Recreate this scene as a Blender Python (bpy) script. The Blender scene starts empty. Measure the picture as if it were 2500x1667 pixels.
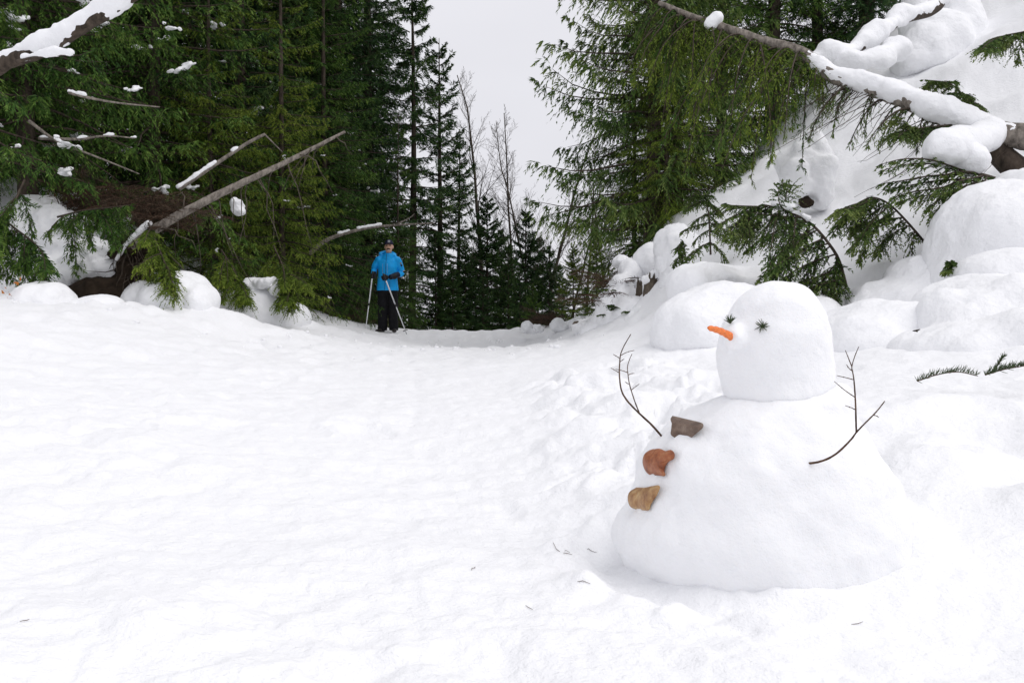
import bpy, math, random
import numpy as np
from mathutils import Vector, Matrix, noise as mnoise

# ------------------------------------------------------------------ camera, sky, sun, exposure
SC = bpy.context.scene
COL = SC.collection
R = math.radians
F = 2431.0            # focal length in photograph pixels (35 mm lens)
CAM_Z = 0.67
PITCH = math.atan((833.5 - 760.0) / F)

cam_d = bpy.data.cameras.new('camera')
cam_d.lens = 35.0
cam_d.sensor_width = 36.0
cam_d.clip_start = 0.05
cam_d.clip_end = 2000
cam = bpy.data.objects.new('camera', cam_d)
COL.objects.link(cam)
cam.location = (0, 0, CAM_Z)
cam.rotation_euler = (math.pi / 2 - PITCH, 0, 0)
SC.camera = cam

SUN_EL, SUN_AZ = R(60), R(110)      # azimuth clockwise from +Y (ahead): sun behind the cloud, to the right
world = bpy.data.worlds.new('World')
SC.world = world
world.use_nodes = True
wn, wl = world.node_tree.nodes, world.node_tree.links
bg = wn['Background']
sky = wn.new('ShaderNodeTexSky')
sky.sky_type = 'NISHITA'
sky.sun_disc = False
sky.sun_elevation = SUN_EL
sky.sun_rotation = SUN_AZ
sky.dust_density = 4.0
mixw = wn.new('ShaderNodeMix'); mixw.data_type = 'RGBA'
mixw.inputs['Factor'].default_value = 0.96
tcw = wn.new('ShaderNodeTexCoord')
nzw = wn.new('ShaderNodeTexNoise'); nzw.inputs['Scale'].default_value = 2.2; nzw.inputs['Detail'].default_value = 4
mpw = wn.new('ShaderNodeMapping'); mpw.inputs['Scale'].default_value = (1, 1, 2.2)
crw = wn.new('ShaderNodeValToRGB')
crw.color_ramp.elements[0].position = 0.3; crw.color_ramp.elements[0].color = (0.775, 0.775, 0.825, 1)
crw.color_ramp.elements[1].position = 0.75; crw.color_ramp.elements[1].color = (0.875, 0.87, 0.92, 1)
mulw = wn.new('ShaderNodeVectorMath'); mulw.operation = 'SCALE'; mulw.inputs['Scale'].default_value = 10.0
wl.new(tcw.outputs['Generated'], mpw.inputs['Vector']); wl.new(mpw.outputs['Vector'], nzw.inputs['Vector'])
wl.new(nzw.outputs['Fac'], crw.inputs['Fac']); wl.new(crw.outputs['Color'], mulw.inputs[0])
wl.new(sky.outputs['Color'], mixw.inputs['A']); wl.new(mulw.outputs['Vector'], mixw.inputs['B'])
wl.new(mixw.outputs['Result'], bg.inputs['Color'])
bg.inputs['Strength'].default_value = 0.1

sun_d = bpy.data.lights.new('sun', 'SUN')
sun_d.energy = 1.3
sun_d.angle = R(55)
sun_d.color = (1.0, 0.975, 0.95)
sun = bpy.data.objects.new('sun', sun_d)
COL.objects.link(sun)
sun.location = (10, -5, 20)
sdir = Vector((math.sin(SUN_AZ) * math.cos(SUN_EL), math.cos(SUN_AZ) * math.cos(SUN_EL), math.sin(SUN_EL)))
sun.rotation_euler = (-sdir).to_track_quat('-Z', 'Y').to_euler()

SC.view_settings.view_transform = 'Standard'
SC.view_settings.look = 'None'
SC.view_settings.gamma = 1
SC.view_settings.use_curve_mapping = False
SC.view_settings.exposure = 0.0
SC.render.engine = 'CYCLES'
SC.cycles.max_bounces = 6
SC.cycles.diffuse_bounces = 4
SC.cycles.use_denoising = True

# ------------------------------------------------------------------ helpers
def ray(px, py):
    dx = (px - 1250.0) / F
    dy = -(py - 833.5) / F
    return np.array([dx, math.cos(PITCH) + dy * math.sin(PITCH), dy * math.cos(PITCH) - math.sin(PITCH)])

def at(px, py, Y):
    d = ray(px, py)
    p = d * (Y / d[1])
    return np.array([p[0], p[1], p[2] + CAM_Z])

def mpp(Y):
    return Y / F        # metres per photograph pixel at depth Y

def tag(o, label=None, cat=None, group=None, kind=None):
    if label: o['label'] = label
    if cat: o['category'] = cat
    if group: o['group'] = group
    if kind: o['kind'] = kind
    return o

def empty(name, loc):
    o = bpy.data.objects.new(name, None)
    COL.objects.link(o)
    o.location = Vector(loc)
    o.empty_display_size = 0.1
    return o

def link(name, me, mat=None, parent=None, smooth=True, loc=None):
    o = bpy.data.objects.new(name, me)
    COL.objects.link(o)
    if mat is not None:
        me.materials.clear(); me.materials.append(mat)
    if smooth:
        me.polygons.foreach_set('use_smooth', np.ones(len(me.polygons), dtype=bool))
    if parent is not None:
        o.parent = parent
        # parts are modelled in world coordinates unless loc is given
        if loc is None:
            o.location = -Vector(parent.location) if parent.parent is None else Vector((0, 0, 0))
    if loc is not None:
        o.location = Vector(loc)
    return o

def np_mesh(name, V, Q, tint=None):
    """V (n,3); Q (m,k) index array with k = 3 or 4"""
    me = bpy.data.meshes.new(name)
    V = np.ascontiguousarray(V, dtype=np.float32); Q = np.ascontiguousarray(Q, dtype=np.int32)
    k = Q.shape[1]
    me.vertices.add(len(V)); me.vertices.foreach_set('co', V.ravel())
    me.loops.add(Q.size); me.loops.foreach_set('vertex_index', Q.ravel())
    me.polygons.add(len(Q)); me.polygons.foreach_set('loop_start', np.arange(0, Q.size, k, dtype=np.int32))
    if tint is not None:
        a = me.attributes.new('tint', 'FLOAT', 'FACE')
        a.data.foreach_set('value', np.ascontiguousarray(tint, dtype=np.float32))
    me.update(calc_edges=True)
    return me

class Acc:
    """collects quads"""
    def __init__(self): self.v = []; self.q = []; self.n = 0
    def add(self, V, Q):
        V = np.asarray(V, float); Q = np.asarray(Q, int)
        if Q.shape[1] == 3: Q = np.c_[Q, Q[:, 2]]
        self.v.append(V); self.q.append(Q + self.n); self.n += len(V); return self
    def arrays(self): return np.concatenate(self.v), np.concatenate(self.q)
    def mesh(self, name):
        me = bpy.data.meshes.new(name)
        V, Q = self.arrays()
        faces = [tuple(f) if f[2] != f[3] else tuple(f[:3]) for f in Q.tolist()]
        me.from_pydata(V.tolist(), [], faces)
        me.update()
        return me

def norm(a):
    return a / np.maximum(np.linalg.norm(a, axis=-1, keepdims=True), 1e-9)

def tube(pts, rad, sides=8, flat=1.0, seed=None, jit=0.0):
    pts = np.asarray(pts, float); n = len(pts)
    rad = np.broadcast_to(np.asarray(rad, float), (n,))
    T = norm(np.gradient(pts, axis=0))
    ref = np.array([0.0, 0.0, 1.0]) if abs(T[:, 2]).mean() < 0.8 else np.array([1.0, 0.0, 0.0])
    A = norm(np.cross(T, ref)); B = np.cross(A, T)
    th = np.linspace(0, 2 * math.pi, sides, endpoint=False)
    rr = rad[:, None] * np.ones((1, sides))
    if jit:
        rg = np.random.default_rng(seed or 0)
        rr = rr * (1 + jit * rg.uniform(-1, 1, (n, sides)))
    V = pts[:, None, :] + rr[..., None] * (np.cos(th)[None, :, None] * A[:, None, :] + flat * np.sin(th)[None, :, None] * B[:, None, :])
    V = V.reshape(-1, 3)
    i = np.arange(n - 1)[:, None] * sides; j = np.arange(sides)[None, :]; j2 = (j + 1) % sides
    Q = np.stack([i + j, i + j2, i + sides + j2, i + sides + j], -1).reshape(-1, 4)
    c0, c1 = len(V), len(V) + 1
    V = np.vstack([V, pts[0], pts[-1]])
    j = np.arange(sides); j2 = (j + 1) % sides
    cap0 = np.stack([j2, j, np.full(sides, c0), np.full(sides, c0)], -1)
    e = (n - 1) * sides
    cap1 = np.stack([e + j, e + j2, np.full(sides, c1), np.full(sides, c1)], -1)
    return V, np.vstack([Q, cap0, cap1])

def curve(pts, n):
    """Catmull-Rom resample"""
    P = np.asarray(pts, float)
    P = np.vstack([2 * P[0] - P[1], P, 2 * P[-1] - P[-2]])
    m = len(P) - 3
    t = np.linspace(0, m, n); k = np.minimum(t.astype(int), m - 1); u = (t - k)[:, None]
    a, b, c, d = P[k], P[k + 1], P[k + 2], P[k + 3]
    return 0.5 * (2 * b + (c - a) * u + (2 * a - 5 * b + 4 * c - d) * u ** 2 + (3 * b - a - 3 * c + d) * u ** 3)

def ellipsoid(c, r, nu=20, nv=12, rot=None):
    u = np.linspace(0, 2 * math.pi, nu, endpoint=False); v = np.linspace(0, math.pi, nv)
    r = np.asarray(r, float) * np.ones(3)
    V = np.stack([np.sin(v)[:, None] * np.cos(u)[None], np.sin(v)[:, None] * np.sin(u)[None], np.cos(v)[:, None] * np.ones((1, nu))], -1).reshape(-1, 3) * r
    if rot is not None: V = V @ np.array(rot.to_3x3()).T
    V = V + np.asarray(c, float)
    i = np.arange(nv - 1)[:, None] * nu; j = np.arange(nu)[None]; j2 = (j + 1) % nu
    Q = np.stack([i + j, i + nu + j, i + nu + j2, i + j2], -1).reshape(-1, 4)
    return V, Q

def loft(rings, sides=24):
    """rings: (cx,cy,cz,rx,ry[,pow])"""
    th = np.linspace(0, 2 * math.pi, sides, endpoint=False)
    V = []
    for r in rings:
        pw = r[5] if len(r) > 5 else 1.0
        c, s = np.cos(th), np.sin(th)
        c = np.sign(c) * abs(c) ** pw; s = np.sign(s) * abs(s) ** pw
        V.append(np.stack([r[0] + r[3] * c, r[1] + r[4] * s, np.full(sides, r[2])], -1))
    n = len(V); V = np.concatenate(V)
    i = np.arange(n - 1)[:, None] * sides; j = np.arange(sides)[None]; j2 = (j + 1) % sides
    Q = np.stack([i + j, i + j2, i + sides + j2, i + sides + j], -1).reshape(-1, 4)
    c0, c1 = len(V), len(V) + 1
    V = np.vstack([V, [rings[0][:3]], [rings[-1][:3]]])
    j = np.arange(sides); j2 = (j + 1) % sides; e = (n - 1) * sides
    Q = np.vstack([Q, np.stack([j2, j, np.full(sides, c0), np.full(sides, c0)], -1), np.stack([e + j, e + j2, np.full(sides, c1), np.full(sides, c1)], -1)])
    return V, Q

def remesh(acc, name, voxel, smooth=6, sub=0, factor=0.5):
    """melt everything in acc into one continuous skin"""
    tmp = bpy.data.objects.new('tmp', acc.mesh('tmp')); COL.objects.link(tmp)
    m = tmp.modifiers.new('r', 'REMESH'); m.mode = 'VOXEL'; m.voxel_size = voxel
    if smooth:
        s = tmp.modifiers.new('s', 'SMOOTH'); s.iterations = smooth; s.factor = factor
    dg = bpy.context.evaluated_depsgraph_get()
    me = bpy.data.meshes.new_from_object(tmp.evaluated_get(dg))
    me.name = name
    old = tmp.data; bpy.data.objects.remove(tmp); bpy.data.meshes.remove(old)
    return me

def roughen(me, amp, scale, seed=0, octaves=3, z_only=False):
    n = len(me.vertices); co = np.empty(n * 3, np.float32); me.vertices.foreach_get('co', co); co = co.reshape(-1, 3)
    no = np.empty(n * 3, np.float32); me.vertices.foreach_get('normal', no); no = no.reshape(-1, 3)
    d = np.zeros(n)
    a, s = amp, scale
    for k in range(octaves):
        d += a * noise3(co / s + seed * 7.31 + 11.7 * k)
        a *= 0.5; s *= 0.5
    co = co + no * d[:, None]
    me.vertices.foreach_set('co', co.astype(np.float32).ravel()); me.update()
    return me

def _hash(ix, iy, iz, seed):
    with np.errstate(over='ignore'):
        h = (ix.astype(np.uint32) * np.uint32(374761393) + iy.astype(np.uint32) * np.uint32(668265263)
             + iz.astype(np.uint32) * np.uint32(2147483647) + np.uint32(seed * 974711 + 12345))
        h = (h ^ (h >> np.uint32(13))) * np.uint32(1274126177)
        h = h ^ (h >> np.uint32(16))
    return h

def noise2(x, y, seed=0):
    x = np.asarray(x, float); y = np.asarray(y, float)
    ix = np.floor(x).astype(np.int64); iy = np.floor(y).astype(np.int64)
    fx, fy = x - ix, y - iy
    z0 = np.zeros_like(ix)
    def g(ox, oy):
        a = _hash(ix + ox, iy + oy, z0, seed).astype(float) * (2 * math.pi / 4294967296.0)
        return np.cos(a) * (fx - ox) + np.sin(a) * (fy - oy)
    u = fx ** 3 * (fx * (6 * fx - 15) + 10); v = fy ** 3 * (fy * (6 * fy - 15) + 10)
    return 1.5 * ((g(0, 0) * (1 - u) + g(1, 0) * u) * (1 - v) + (g(0, 1) * (1 - u) + g(1, 1) * u) * v)

def noise3(p, seed=0):
    ip = np.floor(p).astype(np.int64); f = p - ip
    w = f * f * (3 - 2 * f)
    out = 0
    for ox in (0, 1):
        for oy in (0, 1):
            for oz in (0, 1):
                h = _hash(ip[:, 0] + ox, ip[:, 1] + oy, ip[:, 2] + oz, seed).astype(float) / 2147483648.0 - 1
                out = out + h * (w[:, 0] if ox else 1 - w[:, 0]) * (w[:, 1] if oy else 1 - w[:, 1]) * (w[:, 2] if oz else 1 - w[:, 2])
    return out

# ------------------------------------------------------------------ materials
def mat_base(name):
    m = bpy.data.materials.new(name); m.use_nodes = True
    nt = m.node_tree
    return m, nt.nodes, nt.links, nt.nodes['Principled BSDF']

def simple(name, col, rough=0.6, spec=0.3, var=0.0, scale=30.0, bump=0.0, metallic=0.0):
    m, n, l, b = mat_base(name)
    b.inputs['Base Color'].default_value = (*col, 1)
    b.inputs['Roughness'].default_value = rough
    b.inputs['Specular IOR Level'].default_value = spec
    b.inputs['Metallic'].default_value = metallic
    if var or bump:
        tc = n.new('ShaderNodeTexCoord')
        nz = n.new('ShaderNodeTexNoise'); nz.inputs['Scale'].default_value = scale; nz.inputs['Detail'].default_value = 5
        l.new(tc.outputs['Object'], nz.inputs['Vector'])
        if var:
            cr = n.new('ShaderNodeValToRGB')
            cr.color_ramp.elements[0].position = 0.3; cr.color_ramp.elements[1].position = 0.72
            cr.color_ramp.elements[0].color = (*[c * (1 - var) for c in col], 1)
            cr.color_ramp.elements[1].color = (*[min(1, c * (1 + var)) for c in col], 1)
            l.new(nz.outputs['Fac'], cr.inputs['Fac']); l.new(cr.outputs['Color'], b.inputs['Base Color'])
        if bump:
            bp = n.new('ShaderNodeBump'); bp.inputs['Strength'].default_value = 0.6; bp.inputs['Distance'].default_value = bump
            l.new(nz.outputs['Fac'], bp.inputs['Height']); l.new(bp.outputs['Normal'], b.inputs['Normal'])
    return m

def snow_mat(name, sss=0.0, bumps=((6, 0.02), (40, 0.006), (180, 0.0015)), col=(0.885, 0.89, 0.905)):
    m, n, l, b = mat_base(name)
    b.inputs['Base Color'].default_value = (*col, 1)
    b.inputs['Roughness'].default_value = 0.75
    b.inputs['Specular IOR Level'].default_value = 0.15
    if sss:
        b.inputs['Subsurface Weight'].default_value = sss
        b.inputs['Subsurface Radius'].default_value = (1.0, 0.95, 0.9)
        b.inputs['Subsurface Scale'].default_value = 0.02
    tc = n.new('ShaderNodeTexCoord')
    prev = None
    for sc, dist in bumps:
        nz = n.new('ShaderNodeTexNoise'); nz.inputs['Scale'].default_value = sc
        nz.inputs['Detail'].default_value = 3; nz.inputs['Roughness'].default_value = 0.55
        l.new(tc.outputs['Object'], nz.inputs['Vector'])
        bp = n.new('ShaderNodeBump'); bp.inputs['Distance'].default_value = dist; bp.inputs['Strength'].default_value = 0.8
        l.new(nz.outputs['Fac'], bp.inputs['Height'])
        if prev is not None: l.new(prev.outputs['Normal'], bp.inputs['Normal'])
        prev = bp
    l.new(prev.outputs['Normal'], b.inputs['Normal'])
    return m

def foliage_mat(name, dark, mid, light, trans=0.12):
    m, n, l, b = mat_base(name)
    at_ = n.new('ShaderNodeAttribute'); at_.attribute_name = 'tint'
    oi = n.new('ShaderNodeObjectInfo')
    ma = n.new('ShaderNodeMath'); ma.operation = 'MULTIPLY_ADD'
    ma.inputs[1].default_value = 0.16; l.new(oi.outputs['Random'], ma.inputs[0])
    l.new(at_.outputs['Fac'], ma.inputs[2])
    cr = n.new('ShaderNodeValToRGB')
    e = cr.color_ramp.elements
    e[0].position = 0.08; e[0].color = (*dark, 1)
    e[1].position = 1.0; e[1].color = (*light, 1)
    x = e.new(0.52); x.color = (*mid, 1)
    l.new(ma.outputs[0], cr.inputs['Fac']); l.new(cr.outputs['Color'], b.inputs['Base Color'])
    b.inputs['Roughness'].default_value = 0.6
    b.inputs['Specular IOR Level'].default_value = 0.08
    b.inputs['Transmission Weight'].default_value = 0.0
    return m

def bark_mat(name, c0, c1, scale=14, bump=0.02):
    m, n, l, b = mat_base(name)
    tc = n.new('ShaderNodeTexCoord')
    mp = n.new('ShaderNodeMapping'); mp.inputs['Scale'].default_value = (1, 1, 0.35)
    nz = n.new('ShaderNodeTexNoise'); nz.inputs['Scale'].default_value = scale; nz.inputs['Detail'].default_value = 8; nz.inputs['Roughness'].default_value = 0.65
    l.new(tc.outputs['Object'], mp.inputs['Vector']); l.new(mp.outputs['Vector'], nz.inputs['Vector'])
    cr = n.new('ShaderNodeValToRGB')
    cr.color_ramp.elements[0].position = 0.32; cr.color_ramp.elements[0].color = (*c0, 1)
    cr.color_ramp.elements[1].position = 0.7; cr.color_ramp.elements[1].color = (*c1, 1)
    l.new(nz.outputs['Fac'], cr.inputs['Fac']); l.new(cr.outputs['Color'], b.inputs['Base Color'])
    bp = n.new('ShaderNodeBump'); bp.inputs['Distance'].default_value = bump
    l.new(nz.outputs['Fac'], bp.inputs['Height']); l.new(bp.outputs['Normal'], b.inputs['Normal'])
    b.inputs['Roughness'].default_value = 0.85; b.inputs['Specular IOR Level'].default_value = 0.2
    return m

M_GROUND = snow_mat('ground snow', bumps=((9, 0.012), (30, 0.010), (110, 0.004)))
M_PILLOW = snow_mat('pillow snow', bumps=((3.5, 0.03), (14, 0.014), (60, 0.006)))
M_PACKED = snow_mat('packed snow', sss=0.45, bumps=((14, 0.008), (55, 0.004), (220, 0.0014)))
M_CLUMP = snow_mat('branch snow', bumps=((12, 0.02), (60, 0.006)))
M_FOL = {
    'dark': foliage_mat('dark needles', (0.008, 0.024, 0.010), (0.036, 0.080, 0.025), (0.10, 0.155, 0.042)),
    'mid': foliage_mat('green needles', (0.012, 0.036, 0.010), (0.058, 0.122, 0.022), (0.150, 0.220, 0.045)),
    'olive': foliage_mat('olive needles', (0.024, 0.047, 0.008), (0.108, 0.165, 0.020), (0.235, 0.285, 0.048)),
    'hemlock': foliage_mat('hemlock needles', (0.016, 0.040, 0.010), (0.078, 0.130, 0.032), (0.19, 0.235, 0.065)),
    'brown': foliage_mat('dead twigs', (0.020, 0.014, 0.010), (0.055, 0.038, 0.026), (0.110, 0.080, 0.055)),
}
M_BARK = bark_mat('conifer bark', (0.022, 0.017, 0.013), (0.11, 0.085, 0.065))
M_GREYBARK = bark_mat('grey bark', (0.035, 0.028, 0.022), (0.15, 0.125, 0.10), scale=20)
M_LOG = bark_mat('weathered log', (0.07, 0.060, 0.050), (0.34, 0.30, 0.26), scale=22)
M_STUMP = bark_mat('stump wood', (0.035, 0.027, 0.02), (0.20, 0.165, 0.13), scale=9, bump=0.04)
M_TWIG = bark_mat('twig bark', (0.035, 0.018, 0.012), (0.13, 0.075, 0.048), scale=60, bump=0.001)
M_SOIL_SHADE = simple('dark soil', (0.028, 0.02, 0.014), 0.95, 0.1, var=0.5, scale=9, bump=0.03)  # earth colour, also used for the painted shade under the right mound

# ------------------------------------------------------------------ terrain
CTRL = [  # photograph pixel and depth of points on the snow surface
    # path and foreground
    (400, 900, 8.0), (0, 1010, 4.6), (300, 1080, 4.2), (700, 1000, 6.0), (1000, 960, 7.5), (1000, 1150, 4.2), (1150, 850, 14.0),
    (600, 850, 11.5), (300, 800, 9.8), (0, 820, 8.0), (1000, 835, 16.5), (800, 815, 15.0),
    # skyline of the snow, left to right
    (-250, 725, 11), (0, 733, 11), (270, 737, 11.5), (530, 739, 12.5), (700, 756, 15.5), (850, 786, 19.5),
    (945, 816, 19.5), (950, 803, 21.5), (1040, 809, 22), (1090, 818, 22.5), (1130, 806, 21.5), (1250, 801, 20), (1400, 797, 18.5), (1500, 800, 16),
    (1450, 797, 14.2), (1520, 800, 12.4), (1300, 850, 12), (1450, 860, 9), (1550, 840, 8.6), (1400, 960, 6.2), (1300, 1050, 4.9), (1620, 812, 9.5),
    # right berm and its back
    (2500, 985, 3.9), (2300, 935, 4.3), (2100, 960, 4.0), (2300, 880, 5.6), (2100, 860, 6.6), (1900, 850, 7.2), (1750, 830, 8.0), (2600, 870, 5.2),
    (2500, 1150, 3.0), (2300, 1200, 2.9),
    # hillside on the right
    (1330, 803, 19.0), (1400, 801, 17.2), (1440, 800, 15.6), (1478, 799, 14.0), (1560, 803, 11.4), (1500, 735, 14.9), (1560, 610, 15.2), (1620, 560, 15.5), (1640, 660, 12.5), (1750, 460, 14.5), (1760, 600, 11.6), (1850, 640, 10),
    (1900, 430, 14.0), (1950, 560, 11.2), (2020, 660, 9.7), (2050, 350, 13.6), (2120, 520, 11.2), (2200, 300, 13.2), (2200, 640, 9.2), (2280, 180, 14.2),
    (1530, 705, 13.9), (1650, 625, 13.3), (1740, 695, 10.1), (1860, 705, 9.9), (2240, 700, 9.0), (2400, 650, 8.8), (2340, 765, 7.4), (2200, 805, 8.0),
    (2300, 460, 10.6), (2380, 60, 15.5), (2470, 20, 15.8), (2500, 220, 12.5), (2420, 330, 11.4), (2400, 620, 8.3), (2600, 500, 8.6),
]
def plain(x, y, z): return (x, y, z)
PTS = [at(*c) for c in CTRL]
PTS += [plain(*p) for p in [
    (0, 0, 0), (0, 1.2, 0), (-1.2, 2.0, 0.02), (1.2, 2.0, 0.03), (0, 2.6, 0.0), (0.65, 2.6, 0.0), (0.65, 2.1, 0.0), (0.3, 3.2, 0.01), (-0.5, -3, 0), (2, -3, 0.3), (-3, -3, 0.1),
    (-3.5, 2.5, 0.2), (-9, 3, 0.8), (-14, 8, 2.6), (-20, 0, 4), (-8, 11, 1.0), (-7.5, 13.8, 1.5), (-6, 12.6, 0.55), (-4.6, 13.4, 0.45), (-4.0, 14.6, 0.40), (-5.5, 16, 1.2), (-3.4, 17.0, 0.35), (-3.9, 18.5, 0.55), (-2.9, 22.2, 0.1),
    (-7, 18, 2.3), (-10, 18, 3.4), (-14, 24, 4.6), (-8, 26, 2.2), (-4, 26, 0.1), (-20, 35, 6), (-30, 15, 7), (-8, 40, 0),
    (-1.5, 26, -0.9), (0.5, 25, -0.9), (2.4, 22, -0.4), (0, 33, -3), (-2, 50, -6), (5, 40, -4), (5, 60, -6), (0, 120, -8), (-60, 120, -4), (60, 120, 4), (0, 300, -9), (-150, 300, -9), (150, 300, -9), (-300, 0, 6), (300, 0, 30), (0, -200, -4), (-120, -100, 2), (120, -100, 14),
    (3.6, 20, 2.6), (6, 20, 5.3), (8.5, 17, 6.6), (11, 22, 9.5), (8, 28, 5.2), (14, 14, 10.5), (10, 10, 6.2), (7, 7, 2.9), (6, 4, 1.3), (9, 3, 2.6), (22, 20, 16), (16, 4, 6.5), (24, -4, 9), (8, -3, 1.6), (30, 40, 17), (13, 35, 6), (3.4, 5.2, 0.55), (45, 20, 25), (4.0, 2.2, 0.5)]]
PTS = np.array(PTS)
def _rbf_fit():
    P = PTS[:, :2]
    D = np.linalg.norm(P[:, None] - P[None], axis=-1)
    n = len(P); A = np.zeros((n + 3, n + 3))
    A[:n, :n] = -D + 0.02 * np.eye(n)
    A[:n, n] = 1; A[:n, n + 1:] = P; A[n, :n] = 1; A[n + 1:, :n] = P.T
    return np.linalg.solve(A, np.r_[PTS[:, 2], 0, 0, 0])
RBF = _rbf_fit()
def base_height(x, y):
    x = np.asarray(x, float); y = np.asarray(y, float)
    z = RBF[-3] + RBF[-2] * x + RBF[-1] * y
    for (a, b, _), w in zip(PTS, RBF[:-3]):
        z = z - w * np.sqrt((x - a) ** 2 + (y - b) ** 2 + 0.05)
    return z
def sstep(a, b, x):
    t = np.clip((x - a) / (b - a), 0.0, 1.0); return t * t * (3 - 2 * t)
def billow(x, y, s, seed):
    return np.abs(noise2(x / s, y / s, seed)) 
def cells(x, y, s, seed):
    """plateaus of broken crust: every cell its own height, rounded edges"""
    X, Y = x / s, y / s; ix, iy = np.floor(X).astype(np.int64), np.floor(Y).astype(np.int64)
    out = np.zeros_like(X); z0 = np.zeros_like(ix)
    for ox in (-1, 0, 1):
        for oy in (-1, 0, 1):
            h = _hash(ix + ox, iy + oy, z0, seed); jx = (h & np.uint32(1023)).astype(float) / 1023; jy = ((h >> np.uint32(10)) & np.uint32(1023)).astype(float) / 1023
            hh = ((h >> np.uint32(20)) & np.uint32(1023)).astype(float) / 1023
            d = np.sqrt((ix + ox + jx - X) ** 2 + (iy + oy + jy - Y) ** 2)
            out = np.maximum(out, hh * sstep(0.75, 0.30, d))
    return out
def height(x, y):
    x = np.asarray(x, float); y = np.asarray(y, float)
    z = base_height(x, y)
    r = np.sqrt(x * x + y * y)
    fade = 1 - sstep(30, 60, r)
    px = 1250 + F * x / np.maximum(y, 0.5)
    # general unevenness
    z += fade * (0.030 * noise2(x / 1.6, y / 1.6, 1) + 0.014 * noise2(x / 0.6, y / 0.7, 2) + 0.012 * noise2(x / 0.22, y / 0.28, 3) + 0.007 * noise2(x / 0.085, y / 0.11, 4) + 0.003 * noise2(x / 0.035, y / 0.05, 5))
    # trodden lumps either side of the path
    wob = 0.5 * noise2(x / 1.1 + 5, y / 1.1, 9)
    path = np.exp(-((x + 0.30 + 0.055 * (y - 4)) / (0.55 + 0.04 * y)) ** 2)
    right = sstep(-0.25, 0.35, x + 0.3 + 0.035 * (y - 4) - 0.5 + 0.25 * wob) * sstep(2.3, 3.2, y + wob) * (1 - sstep(6.2, 8.5, y)) * (1 - sstep(0.7, 1.5, x - 0.05 * (y - 4)))
    left = sstep(0.2, 1.2, -x - 0.5 + 0.3 * wob) * (1 - sstep(12, 18, y))
    front = (1 - sstep(1.9, 2.6, y + 0.4 * wob))
    wx = x + 0.12 * noise2(x / 0.3, y / 0.3, 71); wy = y + 0.12 * noise2(x / 0.3 + 9, y / 0.3, 72)
    lump = 0.11 * (billow(wx, wy, 0.60, 11) - 0.3) + 0.050 * (billow(wx, wy, 0.23, 12) - 0.3) + 0.026 * (billow(wx, wy, 0.10, 13) - 0.3) + 0.05 * noise2(x / 0.9, y / 0.9, 14) + 0.055 * cells(wx, wy, 0.34, 15) + 0.035 * cells(wx, wy, 0.16, 16) + 0.014 * cells(wx, wy, 0.07, 17)
    z += right * (lump + 0.03)
    z += (0.33 * left + 0.25 * front) * lump
    # the packed path: ripples across the line of travel
    z += path * fade * (0.010 * noise2(x / 0.75, y / 0.16, 21) + 0.006 * noise2(x / 0.4, y / 0.07, 22)) * (1 - sstep(14, 22, y))
    ca, sa = math.cos(0.5), math.sin(0.5)
    pr = cells((x * ca + y * sa), (y * ca - x * sa) * 0.55, 0.30, 81); pr = np.clip((pr - 0.62) / 0.38, 0, 1)
    z += -0.028 * pr * fade * (1 - sstep(12, 18, y)) * (0.35 + 0.65 * sstep(-0.1, 0.5, noise2(x / 1.4, y / 1.4, 82)))
    for off_ in (0.0, 0.24):      # faint ski grooves towards the man
        z += -0.012 * np.exp(-((x + 0.42 + off_ + 0.100 * (y - 4) + 0.05 * np.sin(y * 0.6)) / 0.045) ** 2) * sstep(3.0, 6.0, y) * (1 - sstep(18.5, 19.3, y)) * (0.4 + 0.6 * sstep(-0.3, 0.4, noise2(x, y / 1.7, 83)))
    # fluffed skyline
    z += 0.035 * sstep(8, 11, r) * (1 - sstep(24, 30, r)) * np.clip(noise2(x / 0.22, y / 0.35, 31), -0.3, 1) * (1 - sstep(1.5, 2.5, x))
    # hollows behind the snowman on the right
    hr = sstep(1.0, 1.5, x) * (1 - sstep(3.5, 4.3, y)) * sstep(1.6, 2.2, y)
    z += hr * (0.10 * noise2(x / 0.5, y / 0.6, 41) + 0.04 * noise2(x / 0.2, y / 0.2, 42))
    # gullies and runs on the hillside
    hs = sstep(1.2, 2.6, base_height(x, y)) * sstep(0, 2, x)
    z += hs * (0.16 * noise2(x / 1.3, y / 1.3, 51) + 0.05 * noise2(x / 0.45, y / 0.45, 52) + 0.03 * billow(x, y, 0.3, 53))
    # scooped trench and thrown-up rim round the snowman's foot
    d = np.sqrt(((x - 0.66) / 0.44) ** 2 + ((y - 2.62) / 0.44) ** 2)
    lf = sstep(0.75, 0.35, x - 0.3 * (2.3 - y))
    z += -0.035 * lf * np.exp(-((d - 0.95) / 0.16) ** 2) + 0.035 * (1 - lf) * np.exp(-((d - 0.92) / 0.20) ** 2) + (0.012 + 0.020 * lf) * np.exp(-((d - 1.20) / 0.16) ** 2) * (0.55 + 1.1 * noise2(x / 0.10, y / 0.10, 61) + 0.25 * noise2(x / 0.05, y / 0.05, 62))
    return z

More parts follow.
